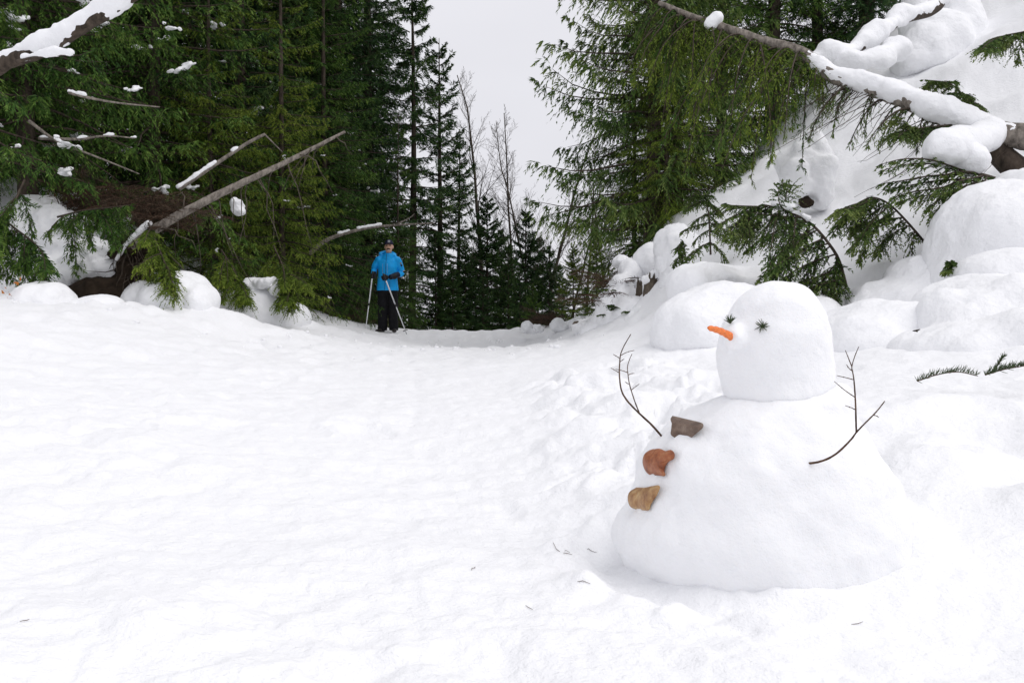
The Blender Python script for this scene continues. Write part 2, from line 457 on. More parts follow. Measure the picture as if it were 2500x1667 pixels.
def build_ground():
    th = np.concatenate([np.linspace(-180, -40, 46, endpoint=False), np.linspace(-40, 40, 620, endpoint=False), np.linspace(40, 180, 46, endpoint=False)])
    th = np.radians(th)
    r = np.concatenate([np.linspace(0.25, 1.3, 16, endpoint=False), np.geomspace(1.3, 13, 325, endpoint=False), np.geomspace(13, 30, 80, endpoint=False), np.geomspace(30, 900, 32)])
    A, Rr = np.meshgrid(th, r)
    X, Y = Rr * np.sin(A), Rr * np.cos(A)
    Z = height(X.ravel(), Y.ravel())
    V = np.stack([X.ravel(), Y.ravel(), Z], -1)
    nr, nt = len(r), len(th)
    i = np.arange(nr - 1)[:, None] * nt; j = np.arange(nt)[None]; j2 = (j + 1) % nt
    Q = np.stack([i + j, i + nt + j, i + nt + j2, i + j2], -1).reshape(-1, 4)[:, ::-1]
    c = len(V); V = np.vstack([V, [0, 0, float(height(np.array([0.]), np.array([0.]))[0])]])
    j = np.arange(nt); capq = np.stack([j, (j + 1) % nt, np.full(nt, c)], -1)
    a = Acc(); 
    me = bpy.data.meshes.new('ground')
    Qf = np.concatenate([Q.ravel(), capq.ravel()]).astype(np.int32)
    ls = np.concatenate([np.arange(0, Q.size, 4), Q.size + np.arange(0, capq.size, 3)]).astype(np.int32)
    me.vertices.add(len(V)); me.vertices.foreach_set('co', V.astype(np.float32).ravel())
    me.loops.add(len(Qf)); me.loops.foreach_set('vertex_index', Qf)
    me.polygons.add(len(ls)); me.polygons.foreach_set('loop_start', ls)
    me.update(calc_edges=True)
    o = link('snow_ground', me, M_GROUND)
    return tag(o, 'trodden white snow covering path and hillside', 'snow', kind='structure')
build_ground()
def hz(x, y): return float(height(np.array([x]), np.array([y]))[0])
def on_ground(px, py, y0=1.5, y1=30):
    d = ray(px, py); Y = np.linspace(y0, y1, 3000); P = d[None] * (Y / d[1])[:, None]; P[:, 2] += CAM_Z
    h = height(P[:, 0], P[:, 1]); k = np.argmax(P[:, 2] < h)
    return P[k] * [1, 1, 0] + [0, 0, h[k]]

# ------------------------------------------------------------------ conifer foliage
def spray(P, rng, n2=14, l2=0.5, n3=8, l3=0.09, w3=0.011, fan=55, hang=0.25, hang2=0.35, s0=0.12, shape=0.7, flatness=0.5, twig=0.9, tipfrac=0.35):
    """needle blades along side twigs of the branches P (B,M,3). l2: scalar or (B,) longest side twig."""
    B, M, _ = P.shape
    Lb0 = np.linalg.norm(np.diff(P, axis=1), axis=2).sum(1)
    l2 = np.broadcast_to(np.asarray(l2, float), (B,))
    s = np.linspace(s0, 0.995, n2)[None] + rng.uniform(-0.5, 0.5, (B, n2)) * (1 - s0) / n2
    s = np.clip(s, 0.02, 0.999)
    f = s * (M - 1); k = np.minimum(f.astype(int), M - 2); u = (f - k)[..., None]
    bi = np.arange(B)[:, None]
    p0 = P[bi, k] * (1 - u) + P[bi, k + 1] * u
    T = norm(P[bi, k + 1] - P[bi, k])
    drop = rng.random((B, n2, 2)) < 0.14
    slide = rng.uniform(-0.5, 0.5, (B, n2, 2)) * (Lb0[:, None, None] * (1 - s0) / n2)
    up = np.zeros_like(T); up[..., 2] = 1
    rnd = norm(rng.normal(size=T.shape))
    vert = np.clip((np.abs(T[..., 2:3]) - 0.75) / 0.2, 0, 1)
    ref = norm(up * (1 - vert) + rnd * vert)
    side = norm(np.cross(T, ref)); N = np.cross(side, T)
    sg = np.stack([np.ones((B, n2)), -np.ones((B, n2))], -1)[..., None]         # both sides
    fa = np.radians(fan + rng.normal(0, 15, (B, n2, 2)))[..., None]
    T2, S2, N2 = T[:, :, None], side[:, :, None], N[:, :, None]
    hg = (hang * (0.6 + 0.8 * rng.random((B, n2, 2))))[..., None]
    D = T2 * np.cos(fa) + S2 * sg * np.sin(fa) + rng.normal(0, 0.16, (B, n2, 2, 3)) - np.array([0, 0, 1.0]) * hg
    D = norm(D)
    env = np.minimum(1.0, (1 - s) * 1.6 + 0.16) ** shape * np.minimum(1, 0.45 + s * 1.6)
    ln = l2[:, None, None] * env[..., None] * rng.uniform(0.35, 1.2, (B, n2, 2)) * np.where(drop, 0.12, 1.0)
    pS = p0[:, :, None] + T[:, :, None] * slide[..., None]
    t = np.linspace(0.08, 1.0, n3)[None, None, None]
    t = np.clip(t + rng.uniform(-0.4, 0.4, (B, n2, 2, n3)) / n3, 0.02, 1.05)[..., None]
    L4 = ln[..., None, None]
    dn = np.array([0, 0, -1.0])
    Q = pS[:, :, :, None] + D[..., None, :] * L4 * t + dn * hang2 * L4 * t ** 2
    D2 = norm(D[..., None, :] + dn * 2 * hang2 * t)
    S3 = norm(np.cross(D2, np.broadcast_to(N2[..., None, :], D2.shape) + rng.normal(0, 0.3, D2.shape)))
    sg3 = np.where(rng.random(t.shape) < 0.5, 1.0, -1.0)
    D3 = norm(D2 * twig + S3 * sg3 * 0.6 + rng.normal(0, 0.17, D2.shape))
    W = norm(np.cross(D3, norm(np.broadcast_to(N2[..., None, :], D2.shape)) * flatness + rng.normal(0, 0.6, D2.shape)))
    Lb = np.linalg.norm(np.diff(P, axis=1), axis=2).sum(1)
    l = l3 * np.clip(Lb / 0.6, 0.35, 1)[:, None, None, None, None] * (1.1 - 0.45 * t) * rng.uniform(0.7, 1.3, t.shape)
    w = w3 * rng.uniform(0.7, 1.3, t.shape)
    quads = np.stack([Q, Q + D3 * l * 0.42 + W * w, Q + D3 * l, Q + D3 * l * 0.42 - W * w], -2).reshape(-1, 4, 3)
    btint = rng.normal(0, 0.10, (B, 1, 1, 1)) + rng.normal(0, 0.07, (B, n2, 2, 1))
    tint = np.clip(0.42 + btint + rng.normal(0, 0.13, t.shape[:4]) + tipfrac * (t[..., 0] - 0.6) + 0.15 * (s[..., None, None] - 0.5), 0.0, 1.0).reshape(-1)
    # thin twig stems
    e0 = pS + 0 * D; e1 = e0 + D * ln[..., None] * 0.5 + dn * hang2 * ln[..., None] * 0.25
    e2 = e0 + D * ln[..., None] * 0.92 + dn * hang2 * ln[..., None] * 0.85
    return quads, tint, (e0.reshape(-1, 3), e1.reshape(-1, 3), e2.reshape(-1, 3))

def quads_mesh(name, quads, tint):
    n = len(quads)
    return np_mesh(name, quads.reshape(-1, 3), np.arange(n * 4).reshape(n, 4), tint)

def stems_acc(acc, stems, w, rng, keep=1.0):
    e0, e1, e2 = stems
    if keep < 1:
        m = rng.random(len(e0)) < keep; e0, e1, e2 = e0[m], e1[m], e2[m]
    # three-sided slivers
    d = norm(e2 - e0); a = norm(np.cross(d, rng.normal(size=d.shape))); b = np.cross(d, a)
    V = []
    for e, ww in ((e0, w), (e1, w * 0.75), (e2, w * 0.3)):
        for c in range(3):
            th = 2 * math.pi * c / 3
            V.append(e + ww * (math.cos(th) * a + math.sin(th) * b))
    V = np.stack(V, 1); n = len(V); base = np.arange(n)[:, None] * 9
    q = []
    for lv in (0, 3):
        for c in range(3):
            q.append(np.stack([lv + c, lv + (c + 1) % 3, lv + 3 + (c + 1) % 3, lv + 3 + c]))
    Q = (base[:, None, :] + np.array(q)[None]).reshape(-1, 4)
    acc.add(V.reshape(-1, 3), Q)

def branch_paths(rng, zs, az, L, rise, sag, tip, M=12, r0=0.0, wob=0.04):
    s = np.linspace(0, 1, M)[None]
    Lc = L[:, None]
    rr = r0 + Lc * s
    lat = Lc * wob * np.cumsum(rng.normal(0, 0.5, (len(zs), M)), 1) * s
    z = zs[:, None] + Lc * (rise[:, None] * s + sag[:, None] * s ** 2 + tip[:, None] * s ** 3)
    ca, sa = np.cos(az)[:, None], np.sin(az)[:, None]
    return np.stack([rr * ca - lat * sa, rr * sa + lat * ca, z], -1)

def conifer(seed, H, Rb, z0=0.3, spacing=0.3, per=5, rise=0.15, sag=-0.75, tip=0.35, cone=0.8, n2=12, l2f=0.30, l2max=0.7, n3=8, l3=0.10, w3=0.012, hang=0.3, hang2=0.4, fan=55,
            trunk_r=0.14, lean=0.0, dens_top=1.0, thin=0.0, stem_keep=0.22, zcut=None, twig=0.9, azr=None, flatness=0.5):
    """returns (trunk mesh, crown mesh): trunk with limbs; needle crown"""
    rng = np.random.default_rng(seed)
    zs = []; z = z0
    while z < H * 0.985:
        f = z / H
        step = spacing * (1 - 0.55 * f)
        if zcut and z > zcut: step *= dens_top
        n = max(3, int(round(per * (1 - 0.35 * f) + rng.uniform(-1, 1))))
        for k in range(n):
            if rng.random() >= thin: zs.append(z + rng.uniform(-0.4, 0.4) * step)
        z += step
    zs = np.array(zs); B = len(zs)
    az = (np.arange(B) * 2.399963 + rng.uniform(-0.5, 0.5, B))
    if azr is not None: az = np.radians(rng.uniform(*azr, B))
    f = np.clip(zs / H, 0, 1)
    L = Rb * (1 - f) ** cone * (0.62 + 0.38 * np.minimum(1, (zs - z0) / (0.10 * H) + 0.35)) * rng.uniform(0.62, 1.12, B) + 0.04
    ris = rise + 0.55 * f ** 2 + rng.normal(0, 0.07, B)
    sg = sag * (1 - 0.75 * f) + rng.normal(0, 0.08, B)
    tp = tip + rng.normal(0, 0.05, B)
    P = branch_paths(rng, zs, az, L, ris, sg, tp, r0=0.02)
    l2 = np.minimum(l2max, l2f * L + 0.04)
    qd, tn, st = spray(P, rng, n2=n2, l2=l2, n3=n3, l3=l3, w3=w3, hang=hang, hang2=hang2, fan=fan, twig=twig, flatness=flatness)
    # leader tuft
    tpP = np.stack([np.array([[0, 0, H * 0.97], [0, 0, H * 0.985], [0.01, 0, H * 1.0]])])
    a = Acc()
    n = 26; tz = np.linspace(-0.4, H, n)
    wx = 0.03 * H / 10 * np.sin(np.linspace(0, 5, n) + seed); wx -= wx[0]
    tr = trunk_r * (1 - np.linspace(0, 1, n)) ** 0.85 + 0.006
    tr[:3] *= [1.5, 1.25, 1.08]
    a.add(*tube(np.stack([wx, wx * 0.5, tz], -1), tr, 9, seed=seed, jit=0.08))
    for p, ll in zip(P, L):
        a.add(*tube(p[::2], np.linspace(0.010 + 0.008 * ll, 0.003, len(p[::2])), 4))
    if stem_keep > 0: stems_acc(a, st, 0.0035, rng, stem_keep)
    V, Q = a.arrays()
    tm = np_mesh('trunk', V, Q)
    cm = quads_mesh('crown', qd, tn)
    return tm, cm, P

def clump_meshes(k=5):
    out = []
    for i in range(k):
        rng = np.random.default_rng(900 + i)
        a = Acc()
        for j in range(7):
            a.add(*ellipsoid(rng.normal(0, 1, 3) * [0.10, 0.06, 0.025] , rng.uniform(0.03, 0.075, 3) * [1.3, 1, 0.7], 10, 7))
        me = remesh(a, 'snow_patch', 0.022, 3)
        roughen(me, 0.012, 0.05, i)
        me.materials.append(M_CLUMP)
        me.polygons.foreach_set('use_smooth', np.ones(len(me.polygons), dtype=bool))
        out.append(me)
    return out
CLUMPS = clump_meshes()

def place_tree(proto, px, Y, fol, label, cat='conifer', group=None, scale=1.0, rot=None, name='conifer_tree', zoff=0.0, lean=(0, 0), snow=0, seed=0, base=None, srange=(0.02, 0.35), zr=None):
    tm, cm, P = proto
    x = (px - 1250) / F * Y
    z = hz(x, Y) + zoff if base is None else base
    t = empty(name, (x, Y, z))
    rng = random.Random(seed * 13 + int(px))
    t.rotation_euler = (lean[0], lean[1], rot if rot is not None else rng.uniform(0, 6.28))
    t.scale = (scale,) * 3
    tag(t, label, cat, group)
    a = bpy.data.objects.new('trunk', tm); COL.objects.link(a); a.parent = t
    b = bpy.data.objects.new('crown', cm); COL.objects.link(b); b.parent = t
    if not tm.materials: tm.materials.append(M_BARK)
    if not cm.materials: cm.materials.append(M_FOL['mid'])
    b.material_slots[0].link = 'OBJECT'; b.material_slots[0].material = M_FOL[fol]
    # lodged snow on some boughs that face the path
    Rz = Matrix.Rotation(t.rotation_euler.z, 3, 'Z')
    got = 0; tries = 0
    while got < snow and tries < 4000:
        tries += 1
        p = P[rng.randrange(len(P))]
        q = p[rng.randrange(4, len(p))]
        w = Rz @ Vector(q) * scale
        if w.y > 0.2: continue
        if zr and not (zr[0] < w.z < zr[1]): continue
        c = bpy.data.objects.new('snow_patch', CLUMPS[rng.randrange(len(CLUMPS))]); COL.objects.link(c)
        c.parent = t; c.location = Vector(q) + Vector((0, 0, 0.03))
        c.rotation_euler = (rng.uniform(-0.3, 0.3), rng.uniform(-0.3, 0.3), rng.uniform(0, 6.28))
        s = rng.uniform(0.35, 1.1); c.scale = (s, s, s * rng.uniform(0.6, 1))
        got += 1
    return t

# --- prototypes
near_b = conifer(2, 14, 2.3, z0=0.2, spacing=0.26, per=6, zcut=6.0, dens_top=4.5, rise=0.05, sag=-0.75, tip=0.42, n2=17, n3=14, l3=0.09, w3=0.0073, l2f=0.26, hang=0.35, hang2=0.45, trunk_r=0.11, twig=1.25)
near_c = conifer(12, 15, 2.5, z0=1.5, spacing=0.27, per=6, zcut=6.0, dens_top=4.5, rise=0.05, sag=-0.80, tip=0.42, n2=17, n3=14, l3=0.09, w3=0.0073, l2f=0.26, hang=0.45, hang2=0.5, trunk_r=0.14, twig=1.25)
mid_a = conifer(3, 17, 2.2, z0=0.3, spacing=0.30, per=6, zcut=8.5, dens_top=2.8, rise=0.10, sag=-0.70, tip=0.40, n2=14, n3=11, l3=0.14, w3=0.009, l2f=0.27, hang=0.35, hang2=0.45, trunk_r=0.14, twig=1.1)
mid_b = conifer(4, 16, 1.8, z0=0.3, spacing=0.30, per=6, zcut=8.5, dens_top=2.8, rise=0.20, sag=-0.65, tip=0.35, n2=14, n3=11, l3=0.14, w3=0.009, l2f=0.27, hang=0.3, hang2=0.4, trunk_r=0.12, twig=1.1)
spire_a = conifer(5, 9.2, 1.55, z0=0.3, spacing=0.44, per=5, rise=0.10, sag=-0.75, tip=0.38, cone=0.70, n2=14, n3=9, l3=0.16, w3=0.011, hang=0.5, hang2=0.5, trunk_r=0.10, thin=0.15)
spire_b = conifer(6, 7.6, 1.05, z0=0.3, spacing=0.46, per=5, rise=0.30, sag=-0.45, tip=0.35, cone=0.60, n2=12, n3=8, l3=0.15, w3=0.011, hang=0.15, hang2=0.2, trunk_r=0.09, thin=0.2)
young_a = conifer(7, 4.4, 1.25, z0=0.1, spacing=0.28, per=6, rise=0.25, sag=-0.45, tip=0.25, cone=0.85, n2=13, n3=9, l3=0.14, w3=0.009, hang=0.15, hang2=0.25, trunk_r=0.045, thin=0.06)
young_b = conifer(8, 5.2, 1.35, z0=0.1, spacing=0.30, per=6, rise=0.30, sag=-0.5, tip=0.25, cone=0.85, n2=13, n3=9, l3=0.14, w3=0.009, hang=0.2, hang2=0.3, trunk_r=0.05, thin=0.06)
hero = conifer(9, 13.5, 2.15, z0=0.3, spacing=0.36, per=6, zcut=6.2, dens_top=3.0, rise=0.05, sag=-0.62, tip=0.55, cone=0.70, n2=26, n3=12, l3=0.105, w3=0.0095, l2f=0.26, l2max=0.55, hang=0.55, hang2=0.55, fan=45, trunk_r=0.115, thin=0.08, twig=1.6)

LEFT = 'conifers of the dark wood left of the path'
place_tree(near_c, 75, 14.2, 'mid', 'tall conifer at the far left edge with bare grey trunk showing high up', group=LEFT, snow=26, seed=1, zr=(0.9, 4.5))
place_tree(near_c, -120, 13.4, 'mid', 'bushy conifer cut by the left picture edge, boughs hanging over snow bank', group=LEFT, snow=8, seed=2, zr=(0.8, 3))
place_tree(near_b, 375, 16.6, 'mid', 'broad dense conifer behind the leaning bare log', group=LEFT, scale=1.12, snow=14, seed=3, zr=(0.5, 4.5))
place_tree(near_c, 220, 16.4, 'mid', 'dark conifer between the edge tree and the broad conifer', group=LEFT, snow=8, seed=4, zr=(1.5, 4.5))
place_tree(mid_a, 585, 19.5, 'dark', 'tall dark conifer just behind the upper end of the thin leaning stem', group=LEFT, snow=8, seed=5, zr=(0.5, 6))
place_tree(near_b, 520, 16.6, 'olive', 'olive green conifer under the leaning bare log', group=LEFT, scale=0.52, snow=5, seed=6, zr=(0.2, 2.5))
place_tree(near_b, 690, 17.8, 'olive', 'olive green conifer behind the upper end of the leaning log', group=LEFT, scale=0.58, snow=4, seed=7, zr=(0.2, 3))
place_tree(mid_b, 730, 21.0, 'mid', 'tall slim conifer with pale thin trunk above the leaning log tip', group=LEFT, snow=4, seed=8, zr=(0.5, 6))
place_tree(mid_b, 825, 22.5, 'dark', 'tall conifer left of the man, rising behind the mid green one', group=LEFT, snow=6, seed=9, zr=(0.5, 6))
place_tree(near_b, 800, 20.2, 'mid', 'mid green conifer left of the man in the blue jacket', group=LEFT, scale=0.66, snow=4, seed=10, zr=(0.2, 3))
place_tree(mid_b, 905, 24.0, 'dark', 'dark conifer rising behind the man with the blue jacket', group=LEFT, snow=5, seed=11, zr=(0.3, 4), scale=0.9)
place_tree(spire_a, 1005, 24.5, 'dark', 'tall conifer with drooping top against the sky, beside the narrow spire', group=LEFT, seed=12, scale=1.06, snow=3)
place_tree(spire_b, 1074, 26.0, 'dark', 'narrow pointed conifer spire standing clear against the grey sky', group=LEFT, seed=13, snow=1, scale=1.12)
place_tree(spire_b, 1122, 27.0, 'dark', 'shorter pointed conifer at the outer end of the dark wood', group=LEFT, seed=14, scale=0.86, snow=1)
place_tree(near_b, 975, 22.4, 'mid', 'low bushy conifer right behind the ski pole and leaning stem tip', group=LEFT, seed=15, scale=0.36, snow=3)
BACK = 'rear conifers filling the dark wood'
ORD = ['first', 'second', 'third', 'fourth', 'fifth', 'sixth', 'seventh', 'eighth', 'ninth', 'tenth', 'eleventh', 'twelfth', 'thirteenth']
REAR_PX = [-150, 20, 150, 290, 430, 480, 650, 800, 890, 560, 340, 120, 720]
for i, (px, Y, pr, sc) in enumerate([(-150, 17, mid_a, 1), (20, 19, mid_b, 1), (150, 21, mid_a, 1), (290, 20, mid_b, 1), (430, 22, mid_a, 1), (480, 19.5, mid_b, 1), (650, 24, mid_a, 1.05), (800, 26, mid_b, 1.1), (890, 28, mid_b, 1.0), (560, 27, mid_b, 1.1), (340, 27, mid_a, 1.1), (120, 28, mid_b, 1.1), (720, 29, mid_a, 1.1)]):
    nth = ORD[sorted(REAR_PX).index(px)]
    place_tree(pr, px, Y, 'dark', 'dark conifer deep in the wood behind the front row, %s from the left edge' % nth, group=BACK, seed=30 + i, scale=sc)
CENT = 'young conifers beyond the crest in the middle'
for i, (px, Y, pr, top, fol, lab) in enumerate([
    (1190, 25.5, young_a, 480, 'dark', 'young dark conifer at the foot of the tallest bare tree'),
    (1285, 26.5, young_b, 505, 'dark', 'young dark conifer at the foot of the forked bare trees'),
    (1240, 24.5, young_b, 590, 'dark', 'low dark conifer between the tallest and the forked bare trees'),
    (1340, 25.5, young_a, 600, 'dark', 'dark young conifer just beyond the forked bare trees'),
    (1135, 24.5, young_a, 600, 'dark', 'low dark conifer below the outer end of the dark wood'),
    (1065, 24.0, young_b, 560, 'dark', 'dark young conifer below the narrow spire'),
    (1400, 21.0, young_a, 600, 'olive', 'light green young conifer beside the bare tree near the hillside foot'),
    (1455, 20.0, young_b, 560, 'olive', 'yellowish green young conifer touching the snowy hillside'),
    (1430, 18.6, young_a, 700, 'mid', 'small green conifer at the foot of the hillside'),
    (1300, 22.5, young_b, 690, 'mid', 'short conifer peeping over the snow crest'),
    (1160, 29.5, young_b, 610, 'dark', 'low dark conifer filling the gap under the tallest bare tree'),
    (1222, 30.0, young_a, 560, 'dark', 'far dark conifer showing between two bare trunks'),
    (1312, 30.5, young_b, 570, 'dark', 'far dark conifer behind the forked bare trees'),
    (1365, 29.0, young_b, 640, 'mid', 'far mid green conifer left of the light green pair'),
    (1270, 23.2, young_a, 655, 'dark', 'squat dark conifer on the crest in the middle gap'),
    (1180, 23.4, young_b, 670, 'dark', 'squat dark conifer at the crest under the spire'),
    (1105, 23.6, young_a, 650, 'dark', 'squat dark conifer at the crest to the right of the man')]):
    x = (px - 1250) / F * Y; zb = hz(x, Y)
    H = {id(young_a): 4.4, id(young_b): 5.2}[id(pr)]
    ztop = at(px, top, Y)[2]
    place_tree(pr, px, Y, fol, lab, group=CENT, scale=(ztop - zb) / H, seed=60 + i)

RIGHT = 'conifers on the right hillside'
place_tree(hero, 1592, 15.6, 'hemlock', 'large fir with long drooping boughs against the sky, on the hillside', group=RIGHT, seed=80, lean=(0, R(1.6)), snow=2, zr=(1, 4))
place_tree(near_b, 1652, 16.8, 'mid', 'conifer close behind the large fir with drooping boughs', group=RIGHT, seed=81, scale=0.8, snow=2, zr=(0.3, 3))
place_tree(near_b, 1548, 16.6, 'olive', 'bushy mossy conifer at the foot of the large fir', group=RIGHT, seed=82, scale=0.40)
place_tree(near_b, 1625, 15.3, 'olive', 'short yellow green conifer hiding the trunk base of the large fir', group=RIGHT, seed=83, scale=0.42)
for i, (px, Y, pr, sc, fol, lab) in enumerate([
    (1760, 19.5, mid_b, 0.9, 'mid', 'conifer upslope between the large fir and the fallen tree top'),
    (1880, 19.0, mid_a, 0.9, 'mid', 'conifer behind the bare end of the fallen tree'),
    (1990, 19.5, mid_b, 0.9, 'dark', 'dark conifer above the thick snow on the fallen tree'),
    (2110, 19.2, mid_a, 0.85, 'dark', 'dark conifer beside the snow plastered trunk, top of hillside')]):
    place_tree(pr, px, Y, fol, lab, group=RIGHT, seed=90 + i, scale=sc, snow=3, zr=(0.5, 3))

# ------------------------------------------------------------------ bare broadleaf trees
def bare_tree(seed, H, r0=0.07, first=0.18, spread=0.30, bl=0.34, dens=26, twin=False):
    rng = np.random.default_rng(seed)
    t_ac, b_ac = Acc(), Acc()
    def grow(p, d, L, r, depth):
        n = (9, 6, 3, 2)[depth]
        pts = [p]; q = p.copy(); dd = d.copy()
        for i in range(n):
            dd = norm(dd + rng.normal(0, 0.07, 3) + np.array([0, 0, 0.09 if depth else 0.02]))
            q = q + dd * L / n; pts.append(q)
        pts = np.array(pts)
        rad = np.linspace(r, max(0.0016, r * 0.16), n + 1)
        (t_ac if depth == 0 else b_ac).add(*tube(pts, rad, 7 if depth == 0 else 3))
        if depth < 3:
            cnt = int(dens if depth == 0 else (9 if depth == 1 else 5))
            for k in range(cnt):
                s = (first + (0.99 - first) * (k + rng.random()) / cnt) if depth == 0 else 0.15 + 0.85 * (k + rng.random()) / cnt
                f = s * n; i = min(int(f), n - 1)
                pp = pts[i] + (pts[i + 1] - pts[i]) * (f - i)
                tan = norm(pts[i + 1] - pts[i])
                az = rng.uniform(0, 2 * math.pi)
                out = np.array([math.cos(az), math.sin(az), 0.0])
                ang = R(rng.uniform(28, 52))
                nd = norm(tan * math.cos(ang) + norm(out - tan * out.dot(tan)) * math.sin(ang))
                l = (H * bl * (1.05 - s) ** 0.8 * rng.uniform(0.5, 1.1) + 0.15) if depth == 0 else L * rng.uniform(0.25, 0.5) * (1.15 - 0.6 * s)
                grow(pp, nd, l, max(0.0022, rad[i] * (0.36 if depth == 0 else 0.5)), depth + 1)
    grow(np.zeros(3), norm(np.array([0.03, 0, 1.0])), H, r0, 0)
    if twin: grow(np.array([0, 0, H * 0.12]), norm(np.array([-0.16, 0.03, 1.0])), H * 0.85, r0 * 0.7, 0)
    return np_mesh('trunk', *t_ac.arrays()), np_mesh('crown', *b_ac.arrays())
BARE = [bare_tree(1, 8.0, 0.075, dens=40, bl=0.30), bare_tree(2, 7.0, 0.058, dens=34, bl=0.28), bare_tree(3, 7.2, 0.065, twin=True, dens=30, bl=0.28)]
for k, (px, Y, top, pr, Hh, rot, lab) in enumerate([
    (1180, 27.5, 150, 0, 8.0, 0.0, 'tallest leafless tree against the pale sky beside the dark wood'),
    (1262, 28.5, 285, 1, 7.0, 2.0, 'thin leafless tree between the tallest and the forked one'),
    (1318, 27.0, 255, 2, 7.2, 0.2, 'forked leafless tree with twin stems in the middle gap'),
    (1392, 24.5, 400, 1, 7.0, 4.0, 'thin crooked leafless tree left of the light green conifers'),
    (1432, 26.0, 330, 1, 7.0, 5.1, 'leafless tree seen through the boughs of the large fir'),
    (1490, 25.0, 430, 0, 8.0, 1.3, 'leafless tree close to the foot of the large fir')]):
    x = (px - 1250) / F * Y; zb = hz(x, Y) - 0.1
    t = empty('leafless_tree', (x, Y, zb)); sc = (at(px, top, Y)[2] - zb) / Hh
    t.scale = (sc,) * 3; t.rotation_euler = (0, 0, rot)
    tag(t, lab, 'bare tree', 'leafless trees in the gap')
    for nm, me in zip(('trunk', 'crown'), BARE[pr]):
        if not me.materials: me.materials.append(M_GREYBARK)
        o = bpy.data.objects.new(nm, me); COL.objects.link(o); o.parent = t

# ------------------------------------------------------------------ snow mounds (snow lying over rocks and brush)
def mound(blobs, label, seed, voxel=0.035, smooth=14, amp=0.02, scale=0.5, name='snow_mound', cat='snow mound', group=None):
    """blobs: (px, py, depth, half width px, half height px, half depth m)"""
    a = Acc()
    for (px, py, Y, rx, ry, rd) in blobs:
        a.add(*ellipsoid(at(px, py, Y), (rx * mpp(Y), rd, ry * mpp(Y)), 28, 16))
    me = remesh(a, name, voxel, smooth)
    roughen(me, amp * 1.5, scale, seed, octaves=5)
    o = link(name, me, M_PILLOW)
    tag(o, label, cat, group)
    return o
MG = 'rounded snow mounds below the hillside'
mound([(1770, 800, 8.6, 165, 115, 0.9), (1690, 815, 8.2, 95, 85, 0.6), (1880, 815, 8.4, 150, 110, 0.8), (1960, 800, 8.9, 120, 80, 0.7)], 'broad rounded snow mound directly behind the snowman, beak side', 1, group=MG, amp=0.05, scale=0.6)
mound([(1740, 685, 9.9, 100, 42, 0.7), (1690, 705, 9.6, 62, 55, 0.5), (1850, 710, 9.8, 110, 60, 0.7), (1920, 720, 9.6, 60, 60, 0.5)], 'low snow pillow on top of the broad mound behind the snowman', 2, group=MG, amp=0.04)
mound([(2160, 840, 7.4, 160, 100, 0.75), (2100, 850, 7.1, 130, 75, 0.6), (2270, 850, 7.6, 130, 95, 0.7)], 'smooth snow mound just right of the snowman head', 3, group=MG, amp=0.04)
mound([(2450, 800, 6.9, 205, 140, 0.8), (2340, 785, 6.7, 105, 95, 0.45), (2295, 760, 6.75, 62, 74, 0.35), (2420, 870, 6.3, 230, 75, 0.7), (2560, 840, 6.0, 160, 90, 0.7)], 'large snow mound at the right edge with dark hollow beneath', 4, group=MG, amp=0.04)
mound([(2455, 610, 8.3, 195, 172, 0.9), (2390, 690, 8.2, 130, 140, 0.7), (2540, 520, 8.8, 130, 115, 0.9)], 'biggest snow dome under the drooping hemlock, at the right edge', 5, group=MG, amp=0.04)
mound([(2480, 680, 7.5, 150, 75, 0.6), (2400, 700, 7.4, 82, 72, 0.45)], 'snow pillow sandwiched between the big dome and the lowest right mound', 6, group=MG)
mound([(2235, 740, 8.7, 85, 120, 0.7), (2170, 770, 8.6, 100, 95, 0.7)], 'slender snow hump between the bent sapling and the big dome', 7, group=MG, amp=0.04)
mound([(1975, 400, 11.6, 52, 92, 0.25), (1945, 450, 11.5, 38, 60, 0.25), (2000, 440, 11.5, 40, 70, 0.25), (1930, 400, 11.7, 30, 40, 0.2)], 'upright snow plastered stub below the fallen tree', 8, voxel=0.03, smooth=6, amp=0.04, scale=0.25, group=MG)
mound([(2235, -60, 15.6, 40, 110, 0.3), (2245, 40, 15.5, 44, 110, 0.35), (2265, 130, 15.2, 62, 70, 0.5), (2300, 110, 15.4, 70, 90, 0.6), (2225, 150, 15.2, 50, 50, 0.45), (2340, 100, 15.8, 60, 110, 0.6)], 'snow plastered trunk base near the top of the hillside', 9, voxel=0.04, smooth=12, amp=0.04, scale=0.5, group=MG)
mound([(1515, 745, 13.4, 52, 80, 0.45), (1490, 775, 13.4, 58, 62, 0.45), (1540, 705, 13.7, 34, 62, 0.4), (1548, 780, 13.1, 52, 60, 0.45), (1470, 800, 13.5, 60, 40, 0.4), (1600, 790, 12.6, 80, 45, 0.5)], 'tall slab of snow bank left of the broken stump', 10, voxel=0.03, smooth=8, amp=0.05, scale=0.35, group=MG)
mound([(1518, 640, 13.9, 22, 15, 0.22), (1535, 645, 14.0, 16, 13, 0.2)], 'jutting snow cap above the snow bank beside the stump', 11, voxel=0.02, smooth=4, amp=0.02, scale=0.12, group=MG)
mound([(1650, 620, 13.0, 48, 75, 0.5), (1640, 670, 12.9, 40, 60, 0.4), (1680, 690, 12.3, 60, 60, 0.5), (1600, 640, 13.6, 44, 46, 0.4)], 'snow shoulder hanging over the broken stump', 12, voxel=0.035, smooth=8, amp=0.05, scale=0.3, group=MG)
ML = 'snow mounds below the dark wood'
mound([(100, 745, 11.6, 78, 62, 0.5), (130, 750, 11.5, 52, 62, 0.4), (50, 755, 11.6, 60, 42, 0.4)], 'smooth rounded snow mound near the left picture edge', 20, group=ML, voxel=0.025, amp=0.03)
